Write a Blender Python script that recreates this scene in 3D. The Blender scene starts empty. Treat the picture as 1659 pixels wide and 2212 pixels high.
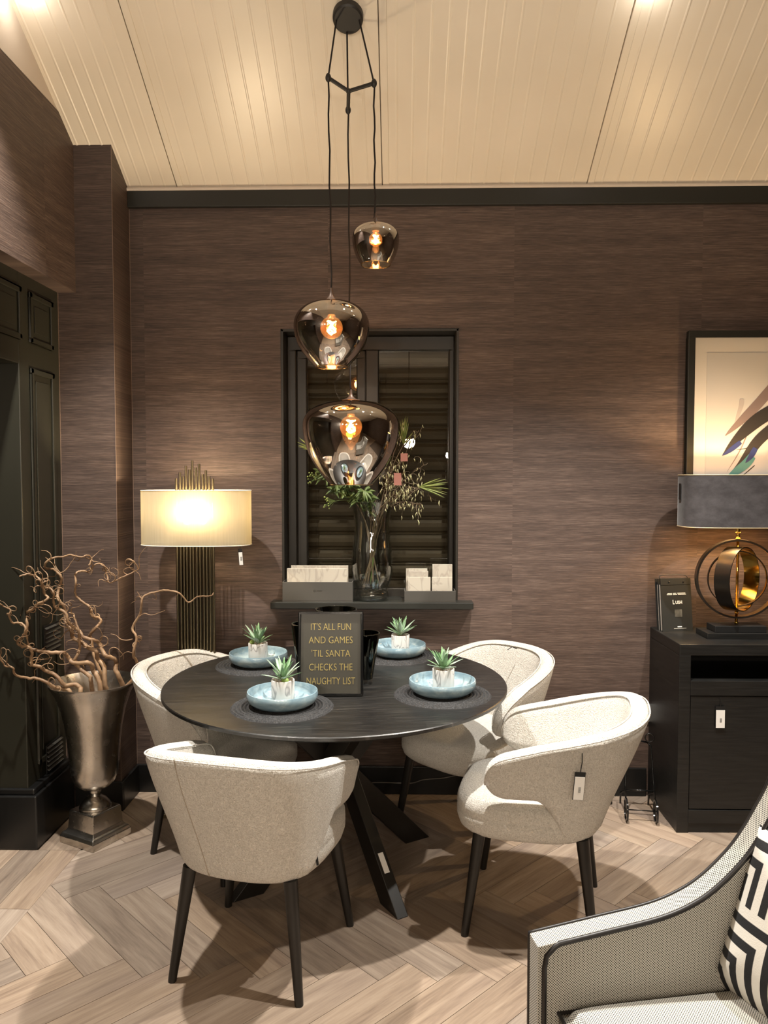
import bpy, bmesh, math, random
from mathutils import Vector, Matrix, Euler
random.seed(7)
SC = bpy.context.scene
COL = SC.collection
R = math.radians
PI = math.pi

# ---------------------------------------------------------------- camera
F_PX, CX, CY = 1660.0, 829.5, 1106.0
CAM = Vector((0, 0, 1.6))
YAW, PIT = R(1.2), R(2.6)
FW = Vector((-math.sin(YAW)*math.cos(PIT), math.cos(YAW)*math.cos(PIT), -math.sin(PIT)))
RT = Vector((math.cos(YAW), math.sin(YAW), 0))
UP = RT.cross(FW)
cd = bpy.data.cameras.new('camera'); cam = bpy.data.objects.new('camera', cd); COL.objects.link(cam)
cd.sensor_fit = 'HORIZONTAL'; cd.sensor_width = 36.0; cd.lens = F_PX/1659.0*36.0
cd.clip_start = 0.05; cd.clip_end = 60
m = Matrix((RT, UP, -FW)).transposed().to_4x4(); m.translation = CAM
cam.matrix_world = m
SC.camera = cam

# ---------------------------------------------------------------- world, view, lights
w = bpy.data.worlds.new('world'); SC.world = w; w.use_nodes = True
w.node_tree.nodes['Background'].inputs[0].default_value = (1.0, 0.85, 0.7, 1)
w.node_tree.nodes['Background'].inputs[1].default_value = 0.03
SC.view_settings.view_transform = 'Standard'
SC.view_settings.look = 'None'
SC.view_settings.gamma = 1.0
SC.view_settings.use_curve_mapping = False
SC.view_settings.exposure = 0.0

TAN = math.tan(R(29))
YB = 3.827                       # back wall
def ceil_z(y): return 3.01 + (YB - y)*TAN
RIDGE = 1.7
def ceil_zf(y):                  # whole shop ceiling
    if y >= RIDGE: return ceil_z(y)
    return max(ceil_z(RIDGE) - (RIDGE - y)*TAN, 3.05)

def spot(name, loc, target, power, angle, blend=0.25, radius=0.03, col=(1.0, 0.86, 0.70)):
    l = bpy.data.lights.new(name, 'SPOT'); l.energy = power; l.spot_size = R(angle); l.spot_blend = blend
    l.shadow_soft_size = radius; l.color = col
    o = bpy.data.objects.new(name, l); COL.objects.link(o); o.location = loc
    d = Vector(target) - Vector(loc); o.rotation_euler = d.to_track_quat('-Z', 'Y').to_euler()
    return o
MAIN = [((-1.25, 2.50), (-0.85, 2.72), 590), ((0.58, 2.58), (0.42, 2.70), 620), ((1.70, 2.15), (1.30, 2.75), 420)]
FILL = [(-1.3, -0.9, 2.0), (-0.7, -1.5, 1.95), (0.1, -0.9, 2.05), (1.0, -1.1, 2.0), (-1.0, -2.6, 1.9), (-0.2, -2.9, 2.0), (0.7, -2.7, 1.95)]  # unseen pendants added behind the viewer as soft frontal fill
for (x, y), t, p in MAIN:
    spot('spot_lamp', (x, y, ceil_zf(y) - 0.05), (t[0], t[1], 0), p, 72, 0.55, 0.03, (1.0, 0.95, 0.87))
for (x, y, z) in FILL:
    spot('shop_lamp', (x, y, z - 0.05), (x*0.3, 3.8, 2.3), 49, 150, 0.5, 0.07, (1.0, 0.84, 0.66))
FILL_UP = [(-0.9, -0.3, 1.75), (0.5, -0.3, 1.75), (1.9, -0.3, 1.75)]          # unseen uplighters added as fill to brighten the roof slope
for (x, y, z) in FILL_UP:
    spot('uplight', (x, y, z + 0.09), (x, 2.75, 3.62 + 0.35), 45, 62, 0.7, 0.06, (1.0, 0.88, 0.72))
GLOW = [(0.95, 2.985), (-1.43, 2.975)]                                     # small recessed ceiling lights at the top of the view
for (x, y) in GLOW:
    l = bpy.data.lights.new('recessed_glow', 'POINT'); l.energy = 0.8; l.color = (1.0, 0.93, 0.82); l.shadow_soft_size = 0.02
    o = bpy.data.objects.new('recessed_glow', l); COL.objects.link(o); o.location = (x, y, ceil_zf(y) - 0.06)

# ---------------------------------------------------------------- helpers
def ray(x, y): return FW + RT*((x - CX)/F_PX) - UP*((y - CY)/F_PX)
def at(x, y, Y):
    d = ray(x, y); return CAM + d*(Y/d.y)
def atz(x, y, z):
    d = ray(x, y); return CAM + d*((z - CAM.z)/d.z)

def new_obj(name, me, parent=None, loc=None, rot=None):
    o = bpy.data.objects.new(name, me); COL.objects.link(o)
    if parent is not None: o.parent = parent
    if loc is not None: o.location = loc
    if rot is not None: o.rotation_euler = rot
    return o
def mesh(name, V, Fc, mat, parent=None, smooth=False, loc=None, rot=None):
    me = bpy.data.meshes.new(name); me.from_pydata([tuple(v) for v in V], [], Fc); me.update()
    bm = bmesh.new(); bm.from_mesh(me); bmesh.ops.recalc_face_normals(bm, faces=bm.faces); bm.to_mesh(me); bm.free()
    if mat: me.materials.append(mat)
    if smooth:
        for p in me.polygons: p.use_smooth = True
    return new_obj(name, me, parent, loc, rot)
def tag(o, label, cat, group=None):
    o['label'] = label; o['category'] = cat
    if group: o['group'] = group
    return o
def thing(name, label, cat, loc=(0, 0, 0), rot=(0, 0, 0), group=None):
    o = new_obj(name, None, None, loc, rot); o.empty_display_size = 0.05
    return tag(o, label, cat, group)
def struct(o): o['kind'] = 'structure'; return o

class MB:
    def __init__(s): s.V = []; s.F = []
    def add(s, V, F):
        n = len(s.V); s.V += [Vector(v) for v in V]; s.F += [tuple(i + n for i in f) for f in F]; return s
    def box(s, x0, x1, y0, y1, z0, z1, M=None):
        V = [Vector((x, y, z)) for x in (x0, x1) for y in (y0, y1) for z in (z0, z1)]
        if M: V = [M @ v for v in V]
        return s.add(V, [(0, 1, 3, 2), (4, 6, 7, 5), (0, 4, 5, 1), (2, 3, 7, 6), (0, 2, 6, 4), (1, 5, 7, 3)])
    def prism(s, poly, axis, a, b):
        # poly: 2D points in the plane normal to axis; axis in 'xyz'
        def mk(p, t):
            return {'x': (t, p[0], p[1]), 'y': (p[0], t, p[1]), 'z': (p[0], p[1], t)}[axis]
        n = len(poly); V = [mk(p, a) for p in poly] + [mk(p, b) for p in poly]
        F = [tuple(range(n))[::-1], tuple(range(n, 2*n))] + [(i, (i+1) % n, n+(i+1) % n, n+i) for i in range(n)]
        return s.add(V, F)
    def lathe(s, prof, seg=32, c=(0, 0, 0), closed=False, M=None, wob=None):
        V = []; F = []; c = Vector(c); n = len(prof)
        for i in range(seg):
            a = 2*PI*i/seg
            for j, (r, z) in enumerate(prof):
                k = 1.0 if wob is None else wob(a, j)
                v = Vector((r*k*math.cos(a), r*k*math.sin(a), z)) + c
                V.append(M @ v if M else v)
        m = n if closed else n - 1
        for i in range(seg):
            i2 = (i+1) % seg
            for j in range(m):
                j2 = (j+1) % n
                F.append((i*n+j, i2*n+j, i2*n+j2, i*n+j2))
        if not closed:
            if prof[0][0] > 1e-6: F.append(tuple(i*n for i in range(seg)))
            if prof[-1][0] > 1e-6: F.append(tuple(i*n+n-1 for i in range(seg))[::-1])
        return s.add(V, F)
    def tube(s, P, r, seg=8, loop=False):
        P = [Vector(p) for p in P]; n = len(P)
        rad = (lambda t: r) if not callable(r) else r
        V = []; F = []; nrm = None
        for i in range(n):
            if loop: t = (P[(i+1) % n] - P[(i-1) % n])
            else: t = P[min(i+1, n-1)] - P[max(i-1, 0)]
            t.normalize()
            if nrm is None:
                nrm = t.orthogonal().normalized()
            else:
                nrm = (nrm - t*nrm.dot(t))
                if nrm.length < 1e-6: nrm = t.orthogonal()
                nrm.normalize()
            b = t.cross(nrm); rr = rad(i/max(1, n-1))
            for k in range(seg):
                a = 2*PI*k/seg
                V.append(P[i] + nrm*(rr*math.cos(a)) + b*(rr*math.sin(a)))
        for i in range(n if loop else n-1):
            i2 = (i+1) % n
            for k in range(seg):
                k2 = (k+1) % seg
                F.append((i*seg+k, i*seg+k2, i2*seg+k2, i2*seg+k))
        if not loop:
            F.append(tuple(range(seg))[::-1]); F.append(tuple((n-1)*seg+k for k in range(seg)))
        return s.add(V, F)
    def sphere(s, c, r, u=10, v=6, sc=(1, 1, 1)):
        prof = [(r*math.sin(PI*j/v) if 0 < j < v else 0.0, -r*math.cos(PI*j/v)) for j in range(v+1)]
        M = Matrix.Translation(Vector(c)) @ Matrix.Diagonal((sc[0], sc[1], sc[2], 1))
        return s.lathe(prof, u, M=M)
    def build(s, name, mat, parent=None, smooth=False, bevel=0, seg=2, loc=None, rot=None, auto=None):
        me = bpy.data.meshes.new(name); bm = bmesh.new()
        vs = [bm.verts.new(v) for v in s.V]
        for f in s.F:
            f2 = []
            for i in f:
                if i not in f2: f2.append(i)
            if len(f2) > 2:
                try: bm.faces.new([vs[i] for i in f2])
                except ValueError: pass
        bmesh.ops.remove_doubles(bm, verts=bm.verts, dist=1e-6)
        bmesh.ops.recalc_face_normals(bm, faces=bm.faces)
        if bevel:
            es = [e for e in bm.edges if len(e.link_faces) == 2 and e.calc_face_angle(0) > R(25)]
            bmesh.ops.bevel(bm, geom=es, offset=bevel, segments=seg, profile=0.5, affect='EDGES', clamp_overlap=True)
        bm.to_mesh(me); bm.free()
        if mat: me.materials.append(mat)
        if smooth:
            for p in me.polygons: p.use_smooth = True
            if auto:
                try: me.set_sharp_from_angle(angle=R(auto))
                except Exception: pass
        return new_obj(name, me, parent, loc, rot)
def box(name, x0, x1, y0, y1, z0, z1, mat, parent=None, bevel=0.0, **k):
    return MB().box(x0, x1, y0, y1, z0, z1).build(name, mat, parent, bevel=bevel, **k)

def catmull(P, n=8, closed=False):
    P = [Vector(p) for p in P]; out = []
    N = len(P)
    rng = range(N) if closed else range(N-1)
    for i in rng:
        if closed: p0, p1, p2, p3 = P[(i-1) % N], P[i], P[(i+1) % N], P[(i+2) % N]
        else: p0, p1, p2, p3 = P[max(i-1, 0)], P[i], P[i+1], P[min(i+2, N-1)]
        for k in range(n):
            t = k/n
            out.append(0.5*((2*p1) + (p2-p0)*t + (2*p0-5*p1+4*p2-p3)*t*t + (3*p1-p0-3*p2+p3)*t**3))
    if not closed: out.append(P[-1])
    return out

def text(body, size, mat, parent, loc, rot, xs=1.0, depth=0.0008, name='lettering', align='CENTER', bold=0.0):
    cu = bpy.data.curves.new('t', 'FONT'); cu.body = body; cu.size = size; cu.extrude = depth; cu.align_x = align; cu.align_y = 'CENTER'
    cu.offset = bold; cu.resolution_u = 3
    o = bpy.data.objects.new('t', cu); COL.objects.link(o)
    dg = bpy.context.evaluated_depsgraph_get(); me = bpy.data.meshes.new_from_object(o.evaluated_get(dg))
    bpy.data.objects.remove(o); me.name = name
    me.materials.clear(); me.materials.append(mat)
    t = new_obj(name, me, parent, loc, rot); t.scale = (xs, 1, 1)
    return t

# ---------------------------------------------------------------- materials
def mat(name):
    m = bpy.data.materials.new(name); m.use_nodes = True
    nt = m.node_tree; nt.nodes.clear()
    out = nt.nodes.new('ShaderNodeOutputMaterial'); b = nt.nodes.new('ShaderNodeBsdfPrincipled')
    nt.links.new(b.outputs[0], out.inputs[0])
    return m, nt, b, out
def simple(name, col, rough=0.5, metal=0.0, spec=0.5, sheen=0.0, coat=0.0):
    m, nt, b, o = mat(name)
    b.inputs['Base Color'].default_value = (*col, 1); b.inputs['Roughness'].default_value = rough
    b.inputs['Metallic'].default_value = metal; b.inputs['Specular IOR Level'].default_value = spec
    b.inputs['Sheen Weight'].default_value = sheen; b.inputs['Coat Weight'].default_value = coat
    return m
class N:
    """small node helper"""
    def __init__(s, nt): s.nt = nt
    def n(s, t, **k):
        d = s.nt.nodes.new(t)
        for a, v in k.items(): setattr(d, a, v)
        return d
    def l(s, a, b): s.nt.links.new(a, b)
    def coord(s, kind='Object', scale=(1, 1, 1), loc=(0, 0, 0), rot=(0, 0, 0)):
        tc = s.n('ShaderNodeTexCoord'); mp = s.n('ShaderNodeMapping')
        mp.inputs['Scale'].default_value = scale; mp.inputs['Location'].default_value = loc; mp.inputs['Rotation'].default_value = rot
        s.l(tc.outputs[kind], mp.inputs[0]); return mp.outputs[0]
    def noise(s, vec, scale=5, detail=4, rough=0.5, dist=0):
        d = s.n('ShaderNodeTexNoise'); s.l(vec, d.inputs['Vector'])
        d.inputs['Scale'].default_value = scale; d.inputs['Detail'].default_value = detail; d.inputs['Roughness'].default_value = rough; d.inputs['Distortion'].default_value = dist
        return d.outputs[0]
    def vor(s, vec, scale=5, feature='F1', rnd=1.0):
        d = s.n('ShaderNodeTexVoronoi', feature=feature); s.l(vec, d.inputs['Vector']); d.inputs['Scale'].default_value = scale
        d.inputs['Randomness'].default_value = rnd
        return d.outputs[0]
    def ramp(s, fac, stops):
        d = s.n('ShaderNodeValToRGB'); e = d.color_ramp.elements
        while len(e) < len(stops): e.new(0.5)
        for i, (p, c) in enumerate(stops):
            e[i].position = p; e[i].color = (*c, 1) if len(c) == 3 else c
        s.l(fac, d.inputs[0]); return d.outputs[0]
    def math(s, op, a, b=None, c=None):
        d = s.n('ShaderNodeMath', operation=op)
        for i, v in enumerate((a, b, c)):
            if v is None: continue
            if isinstance(v, (int, float)): d.inputs[i].default_value = v
            else: s.l(v, d.inputs[i])
        return d.outputs[0]
    def mix(s, fac, a, b, mode='MIX'):
        d = s.n('ShaderNodeMix', data_type='RGBA', blend_type=mode)
        for i, v in ((0, fac), (6, a), (7, b)):
            if isinstance(v, (int, float)): d.inputs[i].default_value = v
            elif isinstance(v, tuple): d.inputs[i].default_value = (*v, 1)
            else: s.l(v, d.inputs[i])
        return d.outputs[2]
    def bump(s, h, bsdf, strength=0.3, dist=0.01):
        d = s.n('ShaderNodeBump'); d.inputs['Strength'].default_value = strength; d.inputs['Distance'].default_value = dist
        s.l(h, d.inputs['Height']); s.l(d.outputs[0], bsdf.inputs['Normal'])
    def sep(s, vec):
        d = s.n('ShaderNodeSeparateXYZ'); s.l(vec, d.inputs[0]); return d.outputs
    def comb(s, x, y, z):
        d = s.n('ShaderNodeCombineXYZ')
        for i, v in enumerate((x, y, z)):
            if isinstance(v, (int, float)): d.inputs[i].default_value = v
            else: s.l(v, d.inputs[i])
        return d.outputs[0]

def wallpaper(name, axis):
    m, nt, b, o = mat(name); k = N(nt)
    P = k.coord('Object'); x, y, z = k.sep(P)
    u = x if axis == 'x' else y
    drop = k.math('FLOOR', k.math('DIVIDE', k.math('ADD', u, 9.46 - 0.905*4), 0.914))
    off = k.math('MULTIPLY', drop, 3.71)
    v1 = k.comb(k.math('ADD', k.math('MULTIPLY', u, 8.0), off), k.math('ADD', k.math('MULTIPLY', z, 215), off), off)
    v2 = k.comb(k.math('ADD', k.math('MULTIPLY', u, 22.0), off), k.math('MULTIPLY', z, 480), off)
    v3 = k.comb(k.math('MULTIPLY', u, 1.1), k.math('ADD', k.math('MULTIPLY', z, 22), off), off)
    n1 = k.noise(v1, 1.0, 5, 0.6); n2 = k.noise(v2, 1.0, 3, 0.6); n3 = k.noise(v3, 1.0, 3, 0.5)
    t = k.math('ADD', k.math('ADD', k.math('MULTIPLY', n1, 0.55), k.math('MULTIPLY', n2, 0.3)), k.math('MULTIPLY', n3, 0.25))
    c = k.ramp(t, [(0.36, WP[0]), (0.55, WP[1]), (0.74, WP[2])])
    wn = k.n('ShaderNodeTexWhiteNoise', noise_dimensions='1D'); k.l(drop, wn.inputs['W'])
    tone = k.math('ADD', k.math('MULTIPLY', wn.outputs[0], 0.22), 0.89)
    hs = k.n('ShaderNodeHueSaturation'); k.l(tone, hs.inputs['Value']); k.l(c, hs.inputs['Color'])
    k.l(hs.outputs[0], b.inputs['Base Color'])
    b.inputs['Roughness'].default_value = 0.55; b.inputs['Specular IOR Level'].default_value = 0.45
    k.bump(t, b, 0.35, 0.004)
    return m
WP = [(0.030, 0.0195, 0.0155), (0.080, 0.0525, 0.0415), (0.175, 0.122, 0.096)]
M_WPX = wallpaper('brown_grasscloth', 'x'); M_WPY = wallpaper('brown_grasscloth_side', 'y')
M_CREAM = simple('cream_wall_paint', (0.62, 0.54, 0.46), 0.55)
M_BLACKTRIM = simple('dark_trim_paint', (0.014, 0.014, 0.011), 0.42)
M_GREENBLK = simple('green_black_joinery_paint', (0.022, 0.021, 0.014), 0.38)
M_BASE = simple('black_baseboard_paint', (0.006, 0.006, 0.006), 0.35)
M_WINDARK = simple('dark_brown_window_paint', (0.013, 0.0105, 0.007), 0.4)
M_SLAT = simple('bronze_shutter', (0.075, 0.058, 0.038), 0.45, 0.2)
M_BLACK = simple('black', (0.006, 0.006, 0.006), 0.5)
M_BLACKG = simple('gloss_black', (0.005, 0.005, 0.005), 0.12)
M_PAPER = simple('white_paper', (0.8, 0.78, 0.74), 0.7)
M_GREY = simple('grey_print', (0.2, 0.2, 0.2), 0.7)
M_GOLDTXT = simple('gold_foil', (0.36, 0.29, 0.10), 0.35, 0.6)
M_GOLD = simple('polished_gold', (0.85, 0.55, 0.14), 0.12, 1.0)
M_BRONZE = simple('dark_bronze', (0.055, 0.047, 0.04), 0.3, 0.85)
M_BRASSROD = simple('antique_brass', (0.20, 0.165, 0.105), 0.34, 1.0)
M_BOXGREY = simple('grey_sample_box', (0.055, 0.05, 0.042), 0.6)
M_PINK = simple('pink_tag', (0.30, 0.125, 0.095), 0.6)
M_LEGBLK = simple('black_stained_leg', (0.009, 0.0075, 0.006), 0.38)
M_CORD = simple('cloth_cord', (0.012, 0.008, 0.007), 0.8)
M_PMETAL = simple('black_pendant_metal', (0.016, 0.014, 0.012), 0.5)
M_CAPBR = simple('brown_cap', (0.09, 0.06, 0.045), 0.45, 0.4)
M_SOCKET = simple('white_plastic', (0.7, 0.7, 0.68), 0.3)
M_CABLE = simple('grey_cable', (0.12, 0.11, 0.10), 0.5)

def emis(name, col, s):
    m = bpy.data.materials.new(name); m.use_nodes = True; nt = m.node_tree; nt.nodes.clear()
    o = nt.nodes.new('ShaderNodeOutputMaterial'); e = nt.nodes.new('ShaderNodeEmission')
    e.inputs[0].default_value = (*col, 1); e.inputs[1].default_value = s; nt.links.new(e.outputs[0], o.inputs[0]); return m
M_FIL = emis('filament_glow', (1.0, 0.72, 0.36), 90)
M_BULB = emis('lit_bulb', (1.0, 0.85, 0.55), 30)
M_LED = emis('lit_spot', (1.0, 0.9, 0.75), 40)

def glassy(name, tint, refl_tint, base_refl, edge, rough=0.0):
    """thin-walled glass: see-through tint mixed with a mirror coat by angle"""
    m = bpy.data.materials.new(name); m.use_nodes = True; nt = m.node_tree; nt.nodes.clear(); k = N(nt)
    o = k.n('ShaderNodeOutputMaterial'); t = k.n('ShaderNodeBsdfTransparent'); g = k.n('ShaderNodeBsdfGlossy')
    t.inputs[0].default_value = (*tint, 1); g.inputs[0].default_value = (*refl_tint, 1); g.inputs['Roughness'].default_value = rough
    lw = k.n('ShaderNodeLayerWeight'); lw.inputs[0].default_value = 0.35
    f = k.math('ADD', k.math('MULTIPLY', k.math('POWER', lw.outputs['Facing'], 2.0), edge), base_refl)
    mx = k.n('ShaderNodeMixShader'); k.l(f, mx.inputs[0]); k.l(t.outputs[0], mx.inputs[1]); k.l(g.outputs[0], mx.inputs[2])
    k.l(mx.outputs[0], o.inputs[0]); return m
M_SMOKE = glassy('smoked_mirror_glass', (0.40, 0.36, 0.32), (0.86, 0.82, 0.77), 0.55, 0.25)
M_AMBER = glassy('amber_bulb_glass', (1.0, 0.72, 0.42), (0.9, 0.75, 0.55), 0.06, 0.3)
_nt = M_AMBER.node_tree; _e = _nt.nodes.new('ShaderNodeEmission'); _e.inputs[0].default_value = (1.0, 0.42, 0.12, 1); _e.inputs[1].default_value = 1.3
_ad = _nt.nodes.new('ShaderNodeAddShader'); _o = [n for n in _nt.nodes if n.type == 'OUTPUT_MATERIAL'][0]; _src = _o.inputs[0].links[0].from_socket
_nt.links.new(_src, _ad.inputs[0]); _nt.links.new(_e.outputs[0], _ad.inputs[1]); _nt.links.new(_ad.outputs[0], _o.inputs[0])
M_PANE = glassy('window_glass', (0.9, 0.9, 0.86), (1, 1, 1), 0.10, 0.6)
M_CLEAR = glassy('clear_glass', (0.92, 0.93, 0.91), (1, 1, 1), 0.07, 0.85)
M_DARKGL = glassy('black_glass', (0.05, 0.065, 0.06), (0.9, 1.0, 0.95), 0.05, 0.45)

def wood_floor():
    m, nt, b, o = mat('oak_herringbone'); k = N(nt)
    oi = k.n('ShaderNodeObjectInfo'); rnd = oi.outputs['Random']
    tc = k.n('ShaderNodeTexCoord'); x, y, z = k.sep(tc.outputs['Object'])
    off = k.math('MULTIPLY', rnd, 37.0)
    v = k.comb(k.math('ADD', k.math('MULTIPLY', x, 2.2), off), k.math('ADD', k.math('MULTIPLY', y, 26), off), off)
    vf = k.comb(k.math('ADD', k.math('MULTIPLY', x, 9), off), k.math('MULTIPLY', y, 170), off)
    n1 = k.noise(v, 1.0, 5, 0.6, 0.8); n2 = k.noise(vf, 1.0, 3, 0.6)
    v3 = k.comb(k.math('ADD', k.math('MULTIPLY', x, 1.2), off), k.math('MULTIPLY', y, 5), off)
    n3 = k.noise(v3, 1.0, 2, 0.5)
    t = k.math('ADD', k.math('MULTIPLY', n1, 0.7), k.math('MULTIPLY', n2, 0.3))
    c = k.ramp(t, [(0.3, (0.165, 0.118, 0.088)), (0.5, (0.275, 0.207, 0.152)), (0.72, (0.375, 0.295, 0.222))])
    c = k.mix(k.math('MULTIPLY', k.ramp(n3, [(0.5, (0, 0, 0)), (0.75, (1, 1, 1))]), 0.35), c, (0.26, 0.2, 0.175))
    hs = k.n('ShaderNodeHueSaturation'); k.l(c, hs.inputs['Color'])
    k.l(k.math('ADD', k.math('MULTIPLY', rnd, 0.34), 0.82), hs.inputs['Value'])
    k.l(k.math('ADD', k.math('MULTIPLY', k.math('FRACT', k.math('MULTIPLY', rnd, 7.3)), 0.25), 0.82), hs.inputs['Saturation'])
    k.l(hs.outputs[0], b.inputs['Base Color']); b.inputs['Roughness'].default_value = 0.5; b.inputs['Specular IOR Level'].default_value = 0.35
    k.bump(t, b, 0.12, 0.002)
    return m
M_FLOOR = wood_floor()
M_SUBFLOOR = simple('floor_joint', (0.07, 0.05, 0.035), 0.8)
M_FARFLOOR = simple('oak_far', (0.33, 0.24, 0.165), 0.5)

def ceil_mat():
    m, nt, b, o = mat('cream_roof_panel'); k = N(nt)
    n = k.noise(k.coord('Object', (1, 1, 1)), 2.5, 3, 0.5)
    k.l(k.ramp(n, [(0.3, (0.72, 0.645, 0.535)), (0.7, (0.78, 0.705, 0.595))]), b.inputs['Base Color'])
    b.inputs['Roughness'].default_value = 0.32; b.inputs['Specular IOR Level'].default_value = 0.4
    return m
M_CEIL = ceil_mat()
M_CEILGAP = simple('panel_gap', (0.25, 0.21, 0.165), 0.8)

def boucle():
    m, nt, b, o = mat('cream_boucle'); k = N(nt)
    P = k.coord('Object')
    a = k.noise(P, 125, 3, 0.6, 2.6); v = k.vor(P, 190)
    h = k.math('ADD', k.math('MULTIPLY', a, 0.9), k.math('MULTIPLY', v, 0.35))
    c = k.ramp(h, [(0.36, (0.54, 0.50, 0.435)), (0.70, (0.80, 0.765, 0.70))])
    k.l(c, b.inputs['Base Color']); b.inputs['Roughness'].default_value = 0.95; b.inputs['Specular IOR Level'].default_value = 0.15
    b.inputs['Sheen Weight'].default_value = 0.25
    k.bump(h, b, 0.8, 0.0115)
    return m
M_BOUCLE = boucle()
M_SEAM = simple('boucle_seam_thread', (0.30, 0.26, 0.205), 0.9)
def table_mat():
    m, nt, b, o = mat('black_stained_oak'); k = N(nt)
    tc = k.n('ShaderNodeTexCoord'); x, y, z = k.sep(tc.outputs['Object'])
    v = k.comb(k.math('MULTIPLY', x, 7), k.math('MULTIPLY', y, 110), 0.0)
    n1 = k.noise(v, 1.0, 5, 0.65, 0.7)
    row = k.math('FLOOR', k.math('MULTIPLY', y, 12.5)); wn = k.n('ShaderNodeTexWhiteNoise', noise_dimensions='2D')
    k.l(k.comb(row, k.math('FLOOR', k.math('MULTIPLY', k.math('ADD', x, k.math('MULTIPLY', row, 0.37)), 2.6)), 0.0), wn.inputs['Vector'])
    c = k.ramp(n1, [(0.42, (0.0045, 0.0042, 0.004)), (0.60, (0.011, 0.010, 0.009)), (0.76, (0.062, 0.056, 0.049))])
    hs = k.n('ShaderNodeHueSaturation'); k.l(c, hs.inputs['Color']); k.l(k.math('ADD', k.math('MULTIPLY', wn.outputs[0], 0.9), 0.6), hs.inputs['Value'])
    k.l(hs.outputs[0], b.inputs['Base Color'])
    k.l(k.math('ADD', k.math('MULTIPLY', n1, 0.2), 0.25), b.inputs['Roughness']); b.inputs['Specular IOR Level'].default_value = 0.85
    k.bump(n1, b, 0.2, 0.003)
    return m
M_TABLE = table_mat()
def cab_mat():
    m, nt, b, o = mat('black_oak_sideboard'); k = N(nt)
    n1 = k.noise(k.coord('Object', (6, 6, 90)), 1.0, 4, 0.6, 0.4)
    k.l(k.ramp(n1, [(0.35, (0.0045, 0.0045, 0.0042)), (0.75, (0.013, 0.0125, 0.0115))]), b.inputs['Base Color'])
    b.inputs['Roughness'].default_value = 0.42; k.bump(n1, b, 0.15, 0.003)
    return m
M_CAB = cab_mat()
def marble(name, base, vein, scale, sharp=0.03):
    m, nt, b, o = mat(name); k = N(nt)
    oi = k.n('ShaderNodeObjectInfo'); P = k.coord('Object', (1, 1, 0.45))
    ad = k.n('ShaderNodeVectorMath', operation='ADD'); k.l(P, ad.inputs[0]); k.l(k.comb(k.math('MULTIPLY', oi.outputs['Random'], 9), 0.0, k.math('MULTIPLY', oi.outputs['Random'], 5)), ad.inputs[1])
    n = k.noise(ad.outputs[0], scale, 2, 0.5, 1.2)
    d = k.math('ABSOLUTE', k.math('SUBTRACT', n, 0.5))
    k.l(k.ramp(d, [(0.0, vein), (sharp, base)]), b.inputs['Base Color']); b.inputs['Roughness'].default_value = 0.35
    return m
M_POT = marble('white_marble_pot', (0.74, 0.71, 0.67), (0.33, 0.31, 0.30), 14, 0.022)
M_STONE = marble('cream_stone_sample', (0.44, 0.40, 0.33), (0.34, 0.30, 0.25), 16, 0.06)
def bowl_mat():
    m, nt, b, o = mat('blue_reactive_glaze'); k = N(nt)
    n = k.noise(k.coord('Object', (1, 1, 2)), 14, 4, 0.6, 0.5)
    k.l(k.ramp(n, [(0.3, (0.15, 0.235, 0.29)), (0.52, (0.235, 0.335, 0.385)), (0.72, (0.40, 0.49, 0.51))]), b.inputs['Base Color'])
    b.inputs['Roughness'].default_value = 0.14; b.inputs['Coat Weight'].default_value = 0.5
    return m
M_BOWL = bowl_mat()
def matt_mat():
    m, nt, b, o = mat('black_braided_jute'); k = N(nt)
    n = k.noise(k.coord('Object'), 160, 3, 0.6, 0.5)
    k.l(k.ramp(n, [(0.42, (0.004, 0.004, 0.0045)), (0.75, (0.042, 0.042, 0.044))]), b.inputs['Base Color']); b.inputs['Roughness'].default_value = 0.75
    k.bump(n, b, 0.8, 0.004)
    return m
M_MAT = matt_mat()
def leaf_mat(name, a, bcol, rough=0.5):
    m, nt, b, o = mat(name); k = N(nt)
    tc = k.n('ShaderNodeTexCoord'); x, y, z = k.sep(tc.outputs['Object'])
    n = k.noise(k.coord('Object'), 25, 3, 0.5)
    k.l(k.ramp(n, [(0.35, a), (0.65, bcol)]), b.inputs['Base Color']); b.inputs['Roughness'].default_value = rough
    return m
M_SUCC = leaf_mat('succulent_green', (0.12, 0.24, 0.10), (0.27, 0.42, 0.24), 0.45)
M_SUCCT = leaf_mat('succulent_pale_tip', (0.30, 0.42, 0.30), (0.44, 0.55, 0.42), 0.45)
M_LEAFG = leaf_mat('green_leaf', (0.05, 0.085, 0.022), (0.13, 0.18, 0.05))
M_LEAFY = leaf_mat('yellow_green_blade', (0.13, 0.17, 0.035), (0.28, 0.32, 0.09))
M_CATKIN = leaf_mat('cream_catkin', (0.30, 0.29, 0.14), (0.50, 0.47, 0.27))
M_TWIG = leaf_mat('brown_twig', (0.10, 0.07, 0.04), (0.19, 0.14, 0.085), 0.7)
M_WILLOW = leaf_mat('peeled_willow', (0.20, 0.115, 0.06), (0.40, 0.26, 0.15), 0.55)
M_GRAVEL = leaf_mat('gravel', (0.35, 0.25, 0.14), (0.6, 0.5, 0.36), 0.7)
def silver():
    m, nt, b, o = mat('hammered_nickel'); k = N(nt)
    n = k.noise(k.coord('Object'), 9, 3, 0.5); n2 = k.noise(k.coord('Object'), 30, 3, 0.5)
    k.l(k.ramp(n, [(0.3, (0.46, 0.43, 0.385)), (0.7, (0.66, 0.62, 0.565))]), b.inputs['Base Color'])
    b.inputs['Metallic'].default_value = 1; k.l(k.math('ADD', k.math('MULTIPLY', n2, 0.12), 0.2), b.inputs['Roughness'])
    k.bump(n2, b, 0.06, 0.01)
    return m
M_SILVER = silver()
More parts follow.
